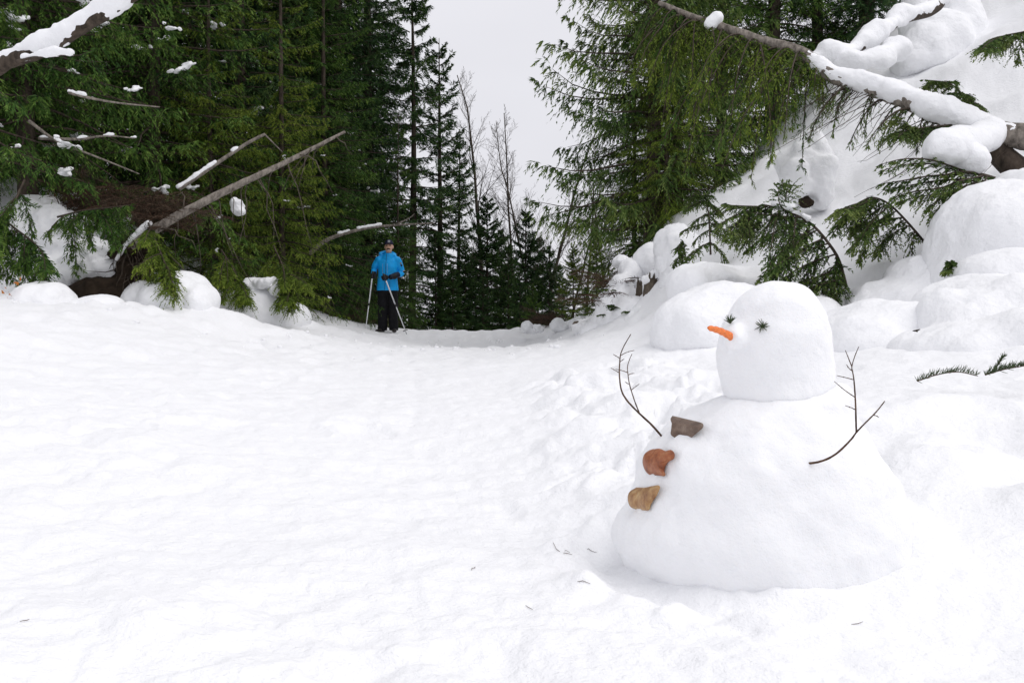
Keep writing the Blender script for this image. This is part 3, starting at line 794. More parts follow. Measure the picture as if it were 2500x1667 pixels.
mound([(245, 748, 11.6, 55, 28, 0.3), (200, 752, 11.6, 40, 20, 0.3)], 'small low snow hump in front of the dark root hollow', 21, group=ML, voxel=0.02)
mound([(450, 735, 12.8, 80, 78, 0.6), (400, 745, 12.7, 60, 65, 0.5), (492, 745, 12.6, 46, 64, 0.4), (360, 740, 12.9, 60, 50, 0.4)], 'plump rounded snow mound right of the root plate', 22, group=ML, voxel=0.025, amp=0.03)
mound([(240, 640, 13.3, 60, 62, 0.4), (200, 660, 13.4, 70, 58, 0.4), (290, 625, 13.4, 50, 52, 0.4), (285, 665, 13.1, 34, 50, 0.25), (150, 585, 13.9, 80, 80, 0.6), (90, 545, 14.0, 70, 60, 0.5), (40, 640, 13.7, 90, 110, 0.6), (120, 690, 13.4, 100, 70, 0.5), (-60, 640, 13.8, 100, 120, 0.6)], 'ragged snow bank beneath the edge conifer beside the root plate', 23, voxel=0.03, smooth=4, amp=0.07, scale=0.3, group=ML)
mound([(640, 770, 15.3, 85, 80, 0.7), (590, 785, 15.3, 85, 82, 0.7), (700, 790, 15.4, 60, 50, 0.6), (530, 785, 15.1, 90, 62, 0.6)], 'snow bank under the olive conifers between the log and the man', 24, voxel=0.03, smooth=12, amp=0.03, scale=0.5, group=ML)
mound([(650, 692, 15.0, 40, 18, 0.25), (622, 700, 15.1, 36, 22, 0.28), (684, 708, 14.95, 28, 20, 0.22)], 'small ragged snow cap on top of the bank under the olive conifers', 25, voxel=0.018, smooth=4, amp=0.03, scale=0.15, group=ML)
mound([(580, 508, 15.55, 15, 20, 0.12), (572, 496, 15.55, 10, 12, 0.1), (590, 518, 15.5, 9, 9, 0.1)], 'lone snow lump lodged among olive boughs beneath the leaning log', 26, voxel=0.016, smooth=3, amp=0.02, scale=0.1, group=ML)

def soil_and_shade(blobs, label, seed):  # dark lumps: bare earth, and shade painted as a solid
    a = Acc()
    for (px, py, Y, rx, ry, rd) in blobs: a.add(*ellipsoid(at(px, py, Y), (rx * mpp(Y), rd, ry * mpp(Y)), 18, 12))
    me = remesh(a, 'earth_and_shade', 0.04, 2); roughen(me, 0.06, 0.2, seed)
    return tag(link('earth_and_shade', me, M_SOIL_SHADE), label, 'earth')
soil_and_shade([(255, 715, 12.9, 80, 38, 0.35), (320, 690, 13.1, 40, 70, 0.3), (200, 720, 13.0, 50, 30, 0.3)], 'dark bare earth hollow under the ragged snow bank', 3)

soil_and_shade([(2256, 828, 6.34, 26, 15, 0.12), (2290, 812, 6.30, 24, 10, 0.1)], 'painted shade of the hollow under the lip of the large snow mound at right', 7)  # dark lump put in for the shade under the mound's lip

# ------------------------------------------------------------------ logs and fallen trees
def path3(pts, n=40):
    return curve([at(*p) for p in pts], n)
def snow_on(path, rad, name, parent, seed, lift=0.6, gaps=None, voxel=0.03, smooth=4, wild=0.12):
    """lumpy snow lying along a path, one part for each unbroken stretch"""
    rng = np.random.default_rng(seed)
    n = len(path); rad = np.broadcast_to(np.asarray(rad, float), (n,))
    gaps = np.zeros(n, bool) if gaps is None else gaps
    runs = []; cur = []
    for i in range(n):
        if gaps[i]:
            if cur: runs.append(cur); cur = []
        else: cur.append(i)
    if cur: runs.append(cur)
    for run in runs:
        p, r = path[run], rad[run]
        step = float(np.median(r)) * 0.45
        seg = np.r_[0, np.cumsum(np.linalg.norm(np.diff(p, axis=0), axis=1))] if len(p) > 1 else np.array([0.0])
        m = max(2, int(seg[-1] / step) + 1); u = np.linspace(0, seg[-1], m)
        p = np.stack([np.interp(u, seg, p[:, c]) for c in range(3)], -1); r = np.interp(u, seg, r)
        w = 1 + wild * (noise2(np.arange(m) * 0.075 + seed * 3.3, np.full(m, seed * 1.7), seed) * 2.4 + 0.5 * noise2(np.arange(m) * 0.19 + seed * 1.3, np.full(m, 4.7), seed))
        a = Acc()
        for q, rr in zip(p, r * w):
            a.add(*ellipsoid(q + [0, 0, rr * lift] + rng.normal(0, 0.05, 3) * rr, (rr * 1.1, rr * 1.0, rr * 0.95), 12, 8))
        me = remesh(a, name, voxel, smooth); roughen(me, float(np.mean(r)) * 0.20, float(np.mean(r)) * 1.5, seed, octaves=4)
        link(name, me, M_CLUMP, parent)

# leaning bare log over the root plate, with dead side twigs
lp = path3([(318, 600, 12.9), (420, 535, 13.0), (560, 462, 13.2), (700, 395, 13.5), (842, 322, 13.9)], 40)
log = empty('leaning_log', lp[0]); tag(log, 'long bare leaning trunk rising from its root plate over the snow bank', 'log')
a = Acc(); a.add(*tube(lp, 0.018 + 0.052 * (1 - np.linspace(0, 1, 40)) ** 0.8, 10, seed=4, jit=0.10))
rng = np.random.default_rng(44)
link('trunk', a.mesh('trunk'), M_LOG, log)
a = Acc()
for s in np.linspace(0.12, 0.97, 26):
    p = lp[int(s * 39)]; d = norm(np.array([rng.normal(0, 0.5), rng.normal(-0.2, 0.6), rng.normal(-0.5, 0.5)]))
    L = rng.uniform(0.25, 0.8); w = np.cumsum(rng.normal(0, 0.05, (6, 3)), 0)
    pts = p + d * np.linspace(0, L, 6)[:, None] + w * L + np.array([0, 0, -1]) * (np.linspace(0, 1, 6) ** 2)[:, None] * L * 0.6
    a.add(*tube(pts, np.linspace(0.010, 0.003, 6), 4))
link('dead_twigs', a.mesh('dead_twigs'), M_GREYBARK, log)
snow_on(path3([(285, 640, 12.85), (310, 602, 12.85), (362, 557, 12.9)], 14), np.linspace(0.03, 0.045, 14), 'snow_cap', log, 5, lift=1.2, voxel=0.02)
# root plate: shaggy torn root mass
a = Acc(); rng = np.random.default_rng(5)
c0 = at(318, 620, 13.0)
for i in range(22):
    a.add(*ellipsoid(at(318 + rng.normal(0, 14), 595 + i * 6.5, 13.05 + rng.normal(0, 0.06)), np.array([0.16 - 0.003 * i, 0.16, 0.12]) * rng.uniform(0.7, 1.1), 10, 7))
me = remesh(a, 'root_plate', 0.03, 1); roughen(me, 0.07, 0.13, 6)
link('root_plate', me, M_SOIL_SHADE, log)
a = Acc()
for i in range(70):
    p = at(318 + rng.normal(0, 22), 590 + rng.uniform(0, 140), 12.9 + rng.uniform(-0.1, 0.15))
    d = norm(np.array([rng.normal(0, 0.6), -0.4, rng.normal(-0.9, 0.4)])); L = rng.uniform(0.15, 0.5)
    pts = p + d * np.linspace(0, L, 5)[:, None] + np.cumsum(rng.normal(0, 0.02, (5, 3)), 0)
    a.add(*tube(pts, np.linspace(0.010, 0.002, 5), 4))
link('roots', a.mesh('roots'), M_BARK, log)

# thin leaning stem parallel to it
lp2 = path3([(436, 462, 14.4), (520, 405, 14.6), (600, 352, 14.8), (646, 328, 14.9)], 24)
st = empty('leaning_tree', lp2[0]); tag(st, 'thin leaning stem with snow along it, above the long bare log', 'log')
a = Acc(); a.add(*tube(np.vstack([lp2, path3([(648, 330, 14.9), (690, 372, 15.0)], 6)]), np.r_[np.linspace(0.035, 0.022, 24), np.linspace(0.012, 0.006, 6)], 7))
link('trunk', a.mesh('trunk'), M_LOG, st)
g = np.array([False] * 9 + [True] * 3 + [False] * 2 + [True] * 10)
snow_on(lp2, np.linspace(0.035, 0.03, 24), 'snow_cap', st, 8, lift=0.9, gaps=g, voxel=0.014, smooth=2)

# snow covered log, upper left
lp3 = path3([(-40, 175, 10.6), (25, 138, 10.5), (100, 112, 10.4), (190, 60, 10.3), (290, 0, 10.2), (380, -60, 10.1)], 34)
lg = empty('snowy_log', lp3[0]); tag(lg, 'thick slanting log loaded with snow in the upper left corner', 'log')
a = Acc(); a.add(*tube(lp3 - [0, 0, 0.045], np.linspace(0.08, 0.065, 34), 9, seed=2, jit=0.1)); link('trunk', a.mesh('trunk'), M_BARK, lg)
snow_on(lp3, 0.105, 'snow_cap', lg, 9, lift=0.12, voxel=0.02, smooth=4, wild=0.2)
snow_on(path3([(60, 142, 10.3), (105, 133, 10.2), (140, 128, 10.15), (172, 130, 10.1)], 18), 0.04, 'snow_cap', lg, 10, lift=0.2, voxel=0.014, smooth=3, wild=0.35)
a = Acc(); a.add(*tube(path3([(40, 150, 10.3), (105, 138, 10.2), (180, 133, 10.1)], 10), np.linspace(0.02, 0.006, 10), 5)); link('limb', a.mesh('limb'), M_BARK, lg)

# leaning stem behind the man
lp4 = path3([(755, 620, 19.0), (800, 585, 19.1), (880, 560, 19.3), (960, 550, 19.6), (1060, 545, 20.0)], 30)
l4 = empty('leaning_tree', lp4[0]); tag(l4, 'slender snow dusted stem bowing over behind the man in blue', 'log')
a = Acc(); a.add(*tube(lp4, np.linspace(0.05, 0.012, 30), 7)); a.add(*tube(path3([(965, 550, 19.6), (1000, 532, 19.6), (1012, 522, 19.6)], 8), np.linspace(0.018, 0.006, 8), 5))
link('trunk', a.mesh('trunk'), M_LOG, l4)
g = np.ones(30, bool); g[10:20] = False; g[13] = True
snow_on(lp4, 0.035, 'snow_cap', l4, 12, lift=1.0, gaps=g, voxel=0.016, smooth=2)

# dead crossing sticks in the dark hollow at left
for k, (pts, lab) in enumerate([
    ([(70, 295, 13.0), (140, 345, 13.0), (240, 385, 13.0), (340, 425, 13.1)], 'pale dead branch sloping down through the dark hollow at left'),
    ([(95, 338, 13.1), (190, 340, 13.0), (260, 332, 13.0), (330, 338, 13.1)], 'nearly level dead branch crossing the pale sloping one'),
    ([(168, 226, 12.9), (220, 240, 12.9), (290, 252, 13.0), (390, 262, 13.1)], 'thin snow dotted dead branch high in the broad conifer')]):
    p = path3(pts, 20); o = empty('dead_branch', p[0]); tag(o, lab, 'branch')
    a = Acc(); a.add(*tube(p, np.linspace(0.024, 0.007, 20), 5, seed=k, jit=0.1)); link('stem', a.mesh('stem'), M_LOG, o)
    g = np.repeat(np.random.default_rng(k + 3).random(7) < 0.6, 3)[:20]
    snow_on(p, 0.026, 'snow_cap', o, 20 + k, lift=0.9, gaps=g, voxel=0.012, smooth=2, wild=0.5)

# the big fallen tree on the right
fp = path3([(2620, 372, 9.2), (2500, 335, 9.4), (2400, 322, 9.6), (2320, 290, 9.8), (2220, 245, 10.1), (2110, 208, 10.4), (2030, 182, 10.6), (1950, 128, 10.9), (1850, 98, 11.2), (1760, 66, 11.5), (1690, 42, 11.8), (1610, 8, 12.1)], 90)
ft = empty('fallen_tree', fp[0]); tag(ft, 'long fallen tree propped across the hillside, thickly loaded with snow', 'fallen tree')
a = Acc(); a.add(*tube(fp, np.r_[np.linspace(0.13, 0.085, 50), np.linspace(0.083, 0.03, 40)], 10, seed=3, jit=0.08)); link('trunk', a.mesh('trunk'), M_LOG, ft)
idx = np.arange(90); wid = np.where(idx < 58, 0.135, 0)
wid[:8] = 0.15; wid[50:58] = np.linspace(0.14, 0.05, 8)
snow_on(fp[:58], wid[:58], 'snow_cap', ft, 31, lift=0.32, voxel=0.022, smooth=6, wild=0.2)
snow_on(path3([(1748, 50, 11.5), (1740, 55, 11.5), (1735, 62, 11.5)], 4), 0.075, 'snow_cap', ft, 32, lift=0.3, voxel=0.02, smooth=3)
snow_on(path3([(1790, 76, 11.4), (1805, 82, 11.4)], 5), 0.03, 'snow_cap', ft, 33, lift=0.9, voxel=0.014, smooth=2)
# snow-laden limb dropping from it
lb = path3([(2420, 330, 9.5), (2350, 350, 9.2), (2300, 365, 9.0), (2280, 372, 8.95)], 12)
snow_on(lb, np.array([0.16] * 4 + [0.19] * 4 + [0.15, 0.13, 0.11, 0.09]), 'snow_cap', ft, 34, lift=0.0, voxel=0.028, smooth=5)
snow_on(path3([(2330, 370, 9.1), (2370, 385, 9.05), (2395, 408, 9.0)], 8), np.array([0.12] * 5 + [0.1, 0.08, 0.06]), 'snow_cap', ft, 35, lift=0.0, voxel=0.028, smooth=5)
a = Acc(); a.add(*tube(path3([(2400, 325, 9.6), (2440, 375, 9.5), (2500, 430, 9.4)], 8), np.linspace(0.09, 0.13, 8), 8)); a.add(*tube(lb, np.linspace(0.05, 0.02, 12), 6)); link('limb', a.mesh('limb'), M_BARK, ft)
# second snowy limb above it
sp = path3([(1990, 150, 11.8), (2050, 138, 11.9), (2110, 110, 12.1), (2160, 72, 12.4), (2210, 42, 12.8), (2275, 22, 13.3), (2300, -10, 13.6)], 40)
sl = empty('snowy_limb', sp[0]); tag(sl, 'snow laden limb above the fallen tree leading to the plastered trunk', 'branch')
a = Acc(); a.add(*tube(sp, np.linspace(0.04, 0.10, 40), 8)); link('limb', a.mesh('limb'), M_BARK, sl)
ws = 0.12 + 0 * np.arange(40); ws[:6] = np.linspace(0.06, 0.13, 6)
snow_on(sp, ws, 'snow_cap', sl, 36, lift=0.3, voxel=0.03, smooth=6, wild=0.42)
snow_on(path3([(2060, 150, 11.8), (2110, 145, 11.7), (2160, 130, 11.8), (2190, 112, 12.0)], 14), 0.15 + 0.03 * np.sin(np.arange(14)), 'snow_cap', sl, 37, lift=-0.2, voxel=0.03, smooth=5)

def hang_foliage(paths, parent, fol, seed, name='foliage', stem=True, **kw):
    rng = np.random.default_rng(seed)
    P = np.stack([curve(p, 12) for p in paths])
    q, t, stm = spray(P, rng, **kw)
    o = link(name, quads_mesh(name, q, t), M_FOL[fol], parent, smooth=False)
    if stem:
        a = Acc()
        for p in P: a.add(*tube(p, np.linspace(0.012, 0.003, 12), 4))
        stems_acc(a, stm, 0.003, rng, 0.7)
        link('boughs', np_mesh('boughs', *a.arrays()), M_BARK, parent)
    return o
# curtain of drooping boughs under the bare end of the fallen tree
rng = np.random.default_rng(77)
for fol_, cnt, sd in (('olive', 52, 78), ('mid', 34, 88)):
    paths = []
    for i in range(cnt):
        s = rng.uniform(0.57, 0.99); p = fp[int(s * 89)]
        L = (0.30 + 0.85 * math.sin(math.pi * min(1, max(0, (s - 0.48) / 0.55)))) * rng.uniform(0.35, 1.25)
        d = np.array([-0.5 + rng.normal(0, 0.4), rng.normal(0, 0.55), rng.normal(0, 0.15)])
        paths.append([p, p + d * 0.25 * L + [0, 0, -0.10 * L], p + d * 0.6 * L + [0, 0, -0.5 * L], p + d * 0.8 * L + [0, 0, -1.0 * L]])
    hang_foliage(paths, ft, fol_, sd, n2=15, l2=0.26, n3=15, l3=0.052, w3=0.0045, hang=0.45, hang2=0.4, s0=0.10, fan=48, twig=1.2)
paths = []
for i in range(16):
    p = fp[int(rng.uniform(0.30, 0.52) * 89)]; L = rng.uniform(0.25, 0.7)
    d = np.array([-0.7 + rng.normal(0, 0.25), rng.normal(-0.1, 0.3), 0.0])
    paths.append([p - [0, 0, 0.05], p + d * 0.4 * L + [0, 0, -0.2 * L], p + d * 0.8 * L + [0, 0, -0.6 * L], p + d * L + [0, 0, -0.95 * L]])
hang_foliage(paths, ft, 'hemlock', 79, n2=9, l2=0.16, n3=7, l3=0.06, w3=0.005, hang=0.5, hang2=0.4, s0=0.15, fan=40, twig=1.4)
# bare hanging twigs below the thick part
a = Acc()
for i in range(60):
    p = fp[int(rng.uniform(0.1, 0.6) * 89)] - [0, 0, 0.05]; L = rng.uniform(0.4, 1.3)
    d = np.array([-0.8 + rng.normal(0, 0.3), rng.normal(-0.1, 0.3), 0.0])
    t = np.linspace(0, 1, 8)[:, None]
    pts = p + d * L * t * 0.75 + np.array([0, 0, -1]) * L * (0.35 * t + 0.35 * t ** 2 - 0.2 * t ** 3) + np.cumsum(rng.normal(0, 0.012, (8, 3)), 0)
    a.add(*tube(pts, np.linspace(0.006, 0.0015, 8), 3))
link('hanging_twigs', np_mesh('hanging_twigs', *a.arrays()), M_BARK, ft)

# ------------------------------------------------------------------ stump and brush at the foot of the hillside
def stump(px, pyb, pyt, Y, r, label, seed):
    b, t = at(px, pyb, Y), at(px + 6, pyt, Y)
    o = empty('broken_stump', b); tag(o, label, 'stump')
    n = 14; pts = b + (t - b) * np.linspace(-0.1, 1, n)[:, None]
    V, Q = tube(pts, r * (1.25 - 0.45 * np.linspace(0, 1, n)), 22, seed=seed, jit=0.10)
    ring = (n - 1) * 22; rg = np.random.default_rng(seed)
    V[ring:ring + 22, 2] += rg.uniform(-0.18, 0.10, 22)
    a = Acc(); a.add(V, Q); link('wood', a.mesh('wood'), M_STUMP, o, smooth=False)
    a = Acc()
    for k in range(9): a.add(*ellipsoid(t + [rg.normal(0, r * 0.6), rg.normal(0.02, r * 0.5), rg.uniform(-0.08, 0.06)], rg.uniform(0.5, 0.9, 3) * r * [0.8, 0.8, 0.6], 12, 8))
    me = remesh(a, 'snow_cap', 0.028, 3); roughen(me, 0.03, 0.12, seed); link('snow_cap', me, M_CLUMP, o)
    return o
stump(1586, 768, 672, 12.75, 0.10, 'grey broken stump half buried in snow at the hillside foot', 1)
stump(1620, 750, 668, 12.72, 0.06, 'thinner snow streaked snag beside the grey broken stump', 2)
stump(1556, 772, 690, 12.95, 0.045, 'narrow stump shape added for the dark crack at the edge of the tall snow bank', 3)  # wood added to make the dark crack in the snow bank
a = Acc(); a.add(*ellipsoid(at(1440, 800, 14.4), (0.22, 0.2, 0.14), 18, 12)); me = remesh(a, 'rock', 0.03, 1); roughen(me, 0.06, 0.16, 4)
tag(link('rock', me, M_STUMP, smooth=False), 'small dark rock peeping from the snow below the fir seedling', 'rock')
soil_and_shade([(1966, 482, 11.36, 13, 20, 0.08), (1980, 492, 11.34, 10, 10, 0.08)], 'dark patch at the foot of the snow plastered stub', 8)  # small dark lumps set at the stub's foot
mound([(1438, 790, 14.4, 36, 16, 0.2), (1425, 800, 14.3, 30, 20, 0.2)], 'snow cushion on the small dark rock', 13, voxel=0.02, smooth=4, amp=0.02, scale=0.15, group=MG)

def sapling(stem, twigs, label, seed, fol='hemlock', n2=20, l2=0.22, r=0.011, cat='sapling', group='evergreen sprays poking out of the snow', name='hemlock_sapling', grow=None, hang=0.3, l3=0.042, w3=0.0062, n3=15, snow=None, fan=52):
    sp_ = path3(stem, 24)
    o = empty(name, sp_[0]); tag(o, label, cat, group)
    P = [curve(np.array([at(*q) for q in tw]), 12) for tw in twigs]
    a = Acc(); a.add(*tube(sp_, np.linspace(r, r * 0.3, 24), 6))
    for p in P: a.add(*tube(p, np.linspace(r * 0.5, 0.0025, 12), 4))
    rng = np.random.default_rng(seed)
    q, t, stm = spray(np.stack(P), rng, n2=n2, l2=l2, n3=n3, l3=l3, w3=w3, hang=hang, hang2=0.3, fan=fan, twig=1.2, s0=0.05)
    q2, t2, st2 = spray(sp_[None, 6:], rng, n2=12, l2=l2 * 0.6, n3=n3, l3=l3, w3=w3, hang=hang, hang2=0.3, fan=fan, twig=1.2)
    stems_acc(a, stm, 0.0022, rng, 1)
    link('stem', np_mesh('stem', *a.arrays()), M_BARK, o)
    link('needles', quads_mesh('needles', np.concatenate([q, q2]), np.concatenate([t, t2])), M_FOL[fol], o, smooth=False)
    if snow:
        for k, (sa, sb, w) in enumerate(snow):
            snow_on(sp_[int(sa * 23):int(sb * 23) + 1], w, 'snow_cap', o, seed + k, lift=0.9, voxel=0.014, smooth=3)
    return o
def fan_twigs(stem, seed, n, length, ang, Y_j=0.25, s0=0.1, both=False):
    """side boughs off a pixel-space stem: (px,py,depth) triples"""
    rng = np.random.default_rng(seed); S = curve(np.array(stem, float), 60); out = []
    for k in range(n):
        s = s0 + (0.98 - s0) * (k + rng.random()) / n
        p = S[int(s * 59)]; L = length * rng.uniform(0.45, 1.2) * (1.1 - 0.5 * abs(s - 0.35)) * (1 - 0.55 * max(0, s - 0.55) / 0.45)
        for sgn in ((1, -1) if both else (1,)):
            a_ = R(ang + rng.normal(0, 24)); dx, dy = -math.cos(a_) * sgn, math.sin(a_)
            dz = rng.normal(0, Y_j)
            out.append([tuple(p), (p[0] + dx * L * 0.4, p[1] + dy * L * 0.28, p[2] + dz * 0.4), (p[0] + dx * L * 0.75, p[1] + dy * L * 0.68, p[2] + dz * 0.8), (p[0] + dx * L, p[1] + dy * L * 1.1, p[2] + dz)])
    return out
stem = [(1735, 622, 10.9), (1733, 570, 10.9), (1728, 510, 10.9), (1712, 482, 10.9), (1697, 469, 10.9)]
sapling(stem, fan_twigs(stem, 1, 8, 62, 28, both=True), 'small upright hemlock sapling standing alone on the snow slope', 101, l2=0.13, r=0.012)
stem = [(1678, 655, 10.8), (1672, 620, 10.8), (1668, 590, 10.8), (1660, 600, 10.8)]
sapling(stem, fan_twigs(stem, 2, 5, 40, 60), 'tiny drooping hemlock tuft next to the upright sapling', 102, l2=0.10)
stem = [(2066, 700, 8.9), (2050, 640, 8.9), (2029, 602, 8.9), (1990, 555, 8.9), (1954, 530, 8.9), (1903, 512, 8.9), (1867, 501, 8.9), (1831, 514, 8.9), (1806, 552, 8.9)]
sapling(stem, fan_twigs(stem, 3, 34, 150, 46, s0=0.0) + [[(1922, 520, 8.9), (1918, 490, 8.9), (1922, 465, 8.9), (1926, 445, 8.9)], [(1925, 520, 8.9), (1905, 500, 8.8), (1900, 470, 8.8), (1912, 445, 8.8)], [(2055, 660, 8.9), (2040, 700, 8.8), (2025, 730, 8.8), (2010, 755, 8.8)], [(2060, 680, 8.9), (2020, 690, 8.8), (1990, 700, 8.8), (1960, 720, 8.8)]],
        'large arched hemlock sapling bowed over above the snowman head', 103, l2=0.24, r=0.016, n2=18, snow=[(0.58, 0.66, 0.05), (0.44, 0.49, 0.035)])
stem = [(2275, 612, 9.0), (2214, 541, 9.0), (2170, 498, 9.0), (2131, 482, 9.0), (2105, 492, 9.0), (2090, 516, 9.0)]
sapling(stem, fan_twigs(stem, 4, 20, 115, 45, s0=0.1), 'bent hemlock bough arching toward the slope, beside the big snow dome', 104, l2=0.21, r=0.012, snow=[(0.62, 0.72, 0.02)])
stem = [(2440, 440, 9.2), (2390, 425, 9.0), (2340, 420, 8.9), (2300, 430, 8.85)]
tw = [[(2360, 420, 9.0), (2280, 392, 8.9), (2210, 388, 8.8), (2148, 402, 8.8)], [(2350, 425, 9.0), (2270, 430, 8.9), (2210, 440, 8.8), (2158, 448, 8.8)], [(2380, 440, 8.9), (2290, 460, 8.8), (2230, 468, 8.8), (2182, 482, 8.7)],
      [(2390, 440, 8.9), (2330, 470, 8.8), (2290, 490, 8.7), (2262, 512, 8.7)], [(2400, 440, 8.9), (2360, 490, 8.8), (2320, 525, 8.7), (2285, 548, 8.7)], [(2420, 440, 8.9), (2400, 470, 8.7), (2360, 500, 8.6), (2330, 510, 8.6)],
      [(2410, 430, 8.9), (2400, 450, 8.6), (2380, 470, 8.5), (2340, 470, 8.5)], [(2400, 430, 8.9), (2350, 440, 8.6), (2320, 450, 8.6), (2290, 462, 8.6)], [(2405, 470, 8.8), (2370, 520, 8.7), (2320, 560, 8.7), (2280, 580, 8.7)]]
sapling(stem, tw + [[(a[0] + 14, a[1] + 12, a[2] + 0.15) for a in t] for t in tw], 'thick dark hemlock spray under the snowy clump of the fallen tree', 105, l2=0.24, n2=16, r=0.02)
stem = [(2405, 275, 11.0), (2360, 240, 11.0), (2320, 205, 11.0), (2258, 195, 11.0)]
sapling(stem, fan_twigs(stem, 6, 9, 52, 20, both=True), 'hemlock tip showing above the snowy fallen tree', 106, l2=0.12)
stem = [(2330, 305, 9.7), (2270, 310, 9.6), (2220, 318, 9.5), (2178, 326, 9.4)]
sapling(stem, fan_twigs(stem, 7, 8, 60, 30, both=True), 'dark hemlock spray just under the trunk of the fallen tree', 107, l2=0.16)
stem = [(2560, 60, 9.8), (2500, 78, 9.7), (2450, 88, 9.6), (2408, 106, 9.5)]
sapling(stem, fan_twigs(stem, 8, 9, 85, 55), 'conifer bough reaching in at the upper right edge', 108, l2=0.18)
stem = [(1462, 800, 13.4), (1468, 770, 13.4), (1476, 735, 13.4), (1484, 700, 13.4)]
sapling(stem, fan_twigs(stem, 9, 5, 40, -10, both=True), 'thin upright fir seedling at the foot of the hillside', 109, l2=0.07, hang=0.0)
stem = [(1470, 790, 13.2), (1490, 770, 13.1), (1510, 760, 13.0), (1530, 755, 13.0)]
sapling(stem, fan_twigs(stem, 10, 4, 34, -5, both=True), 'low sideways fir seedling beside the thin upright one', 110, l2=0.07, hang=0.0)
stem = [(2322, 668, 7.9), (2318, 655, 7.8), (2322, 645, 7.8), (2326, 638, 7.8)]
sapling(stem, fan_twigs(stem, 11, 4, 16, 20, both=True), 'tiny green tuft squeezed between two snow pillows at right', 111, l2=0.05)
# left: boughs hanging in front of the snow bank
for k, (stem, n, L, lab) in enumerate([
    ([(60, 440, 12.3), (20, 520, 12.0), (-20, 560, 11.9), (-60, 600, 11.8)], 18, 130, 'dark hanging bough at the left edge above the rounded mound'),
    ([(-40, 500, 12.2), (40, 560, 12.0), (90, 600, 11.9), (130, 660, 11.8)], 18, 120, 'dark green bough drooping over the bank at the left edge'),
    ([(140, 530, 12.6), (200, 515, 12.5), (260, 508, 12.4), (320, 500, 12.4)], 15, 110, 'fir bough hanging in fingers before the white bank beside the root plate'),
    ([(540, 610, 15.0), (565, 650, 14.7), (585, 690, 14.5), (598, 730, 14.4)], 10, 60, 'olive bough trailing over the snow bank left of its ragged cap'),
    ([(668, 600, 15.2), (690, 650, 14.9), (705, 700, 14.7), (712, 745, 14.6)], 10, 60, 'olive bough trailing over the end of the snow bank nearest the man'),
    ([(360, 540, 12.9), (385, 600, 12.5), (405, 650, 12.25), (425, 715, 12.15)], 11, 70, 'yellow green bough hanging in front of the plump mound')]):
    sapling(stem, fan_twigs(stem, 20 + k, n, L, 75, both=(k >= 3)), lab, 120 + k, fol=('mid', 'mid', 'mid', 'olive', 'olive', 'olive')[k], l2=0.24, n2=14, name='hanging_bough', cat='bough', group='boughs hanging before the left snow bank', hang=0.5, l3=0.08, w3=0.006, r=0.014)

# brown dead brush in the hollow
def brush(cx, cy, Y, w, h, n, label, seed, fol='brown'):
    rng = np.random.default_rng(seed); P = []
    for i in range(n):
        b = at(cx + rng.normal(0, w * 0.4), cy + h * 0.5 + rng.normal(0, h * 0.2), Y + rng.normal(0, 0.35))
        d = np.array([rng.normal(0, 0.6), rng.normal(0, 0.5), rng.uniform(0.2, 0.9)]); L = h * mpp(Y) * rng.uniform(0.5, 1.2)
        P.append(curve([b, b + d * L * 0.4, b + d * L * 0.75 + [rng.normal(0, 0.1), 0, -0.05], b + d * L + [rng.normal(0, 0.15), 0, -0.2 * L]], 12))
    q, t, stm = spray(np.stack(P), rng, n2=10, l2=0.30, n3=8, l3=0.12, w3=0.0028, hang=0.1, hang2=0.2, fan=50, twig=0.9, s0=0.1)
    o = empty('dead_brush', at(cx, cy + h * 0.5, Y)); tag(o, label, 'brush')
    a = Acc()
    for p in P: a.add(*tube(p, np.linspace(0.008, 0.002, 12), 4))
    stems_acc(a, stm, 0.003, rng, 1)
    link('stems', np_mesh('stems', *a.arrays()), M_TWIG, o)
    link('twigs', quads_mesh('twigs', q, t), M_FOL[fol], o, smooth=False)
brush(230, 455, 14.2, 150, 110, 45, 'tangle of brown dead twigs in the dark hollow at left', 1)
brush(400, 500, 13.6, 110, 90, 60, 'reddish brown dead brush just above the root plate', 2)
brush(830, 770, 20.6, 90, 60, 40, 'low brown brush on the crest left of the man', 3)
brush(1330, 770, 19.5, 70, 45, 24, 'thin brown twigs sticking up at the snow crest', 4)
brush(1500, 680, 13.6, 60, 90, 20, 'dead twigs over the snags at the hillside foot', 5)

# ------------------------------------------------------------------ snow lumps scattered on the trodden snow
def snow_chunks():
    rng = np.random.default_rng(8); a = Acc()
    def put(x, y, r):
        V, Q = ellipsoid((0, 0, 0), rng.uniform(0.7, 1.3, 3) * [r, r, r * 0.7], 9, 7)
        V = V * (1 + 0.25 * noise3(V / (r * 0.8) + rng.uniform(0, 50, 3))[:, None])
        a.add(V + [x, y, hz(x, y) + r * 0.05], Q)
    for i in range(220):
        Y = rng.uniform(10.5, 20); px = rng.uniform(0, 1500); x = (px - 1250) / F * Y
        put(x, Y, rng.uniform(0.012, 0.04))
    o = link('snow_crumbs', a.mesh('snow_crumbs'), M_GROUND)
    tag(o, 'loose crumbs and lumps of snow on the trodden ground', 'snow crumbs', kind='stuff')
snow_chunks()
for k, (px, py, r, lab) in enumerate([(1288, 800, 17, 'rounded snow lump on the crest, nearest the dark conifers'), (1312, 801, 13, 'rounded snow lump on the crest next to its larger twin'), (1362, 796, 22, 'snow lump among thin brown twigs on the crest'), (1405, 792, 16, 'snow lump at the crest beside the fir seedlings')]):
    mound([(px, py, 17.5, r, r * 0.9, 0.12), (px + r * 0.6, py + 4, 17.5, r * 0.7, r * 0.6, 0.1)], lab, 60 + k, voxel=0.02, smooth=4, amp=0.02, scale=0.12, name='snow_lump', cat='snow lump', group='snow lumps on the crest')

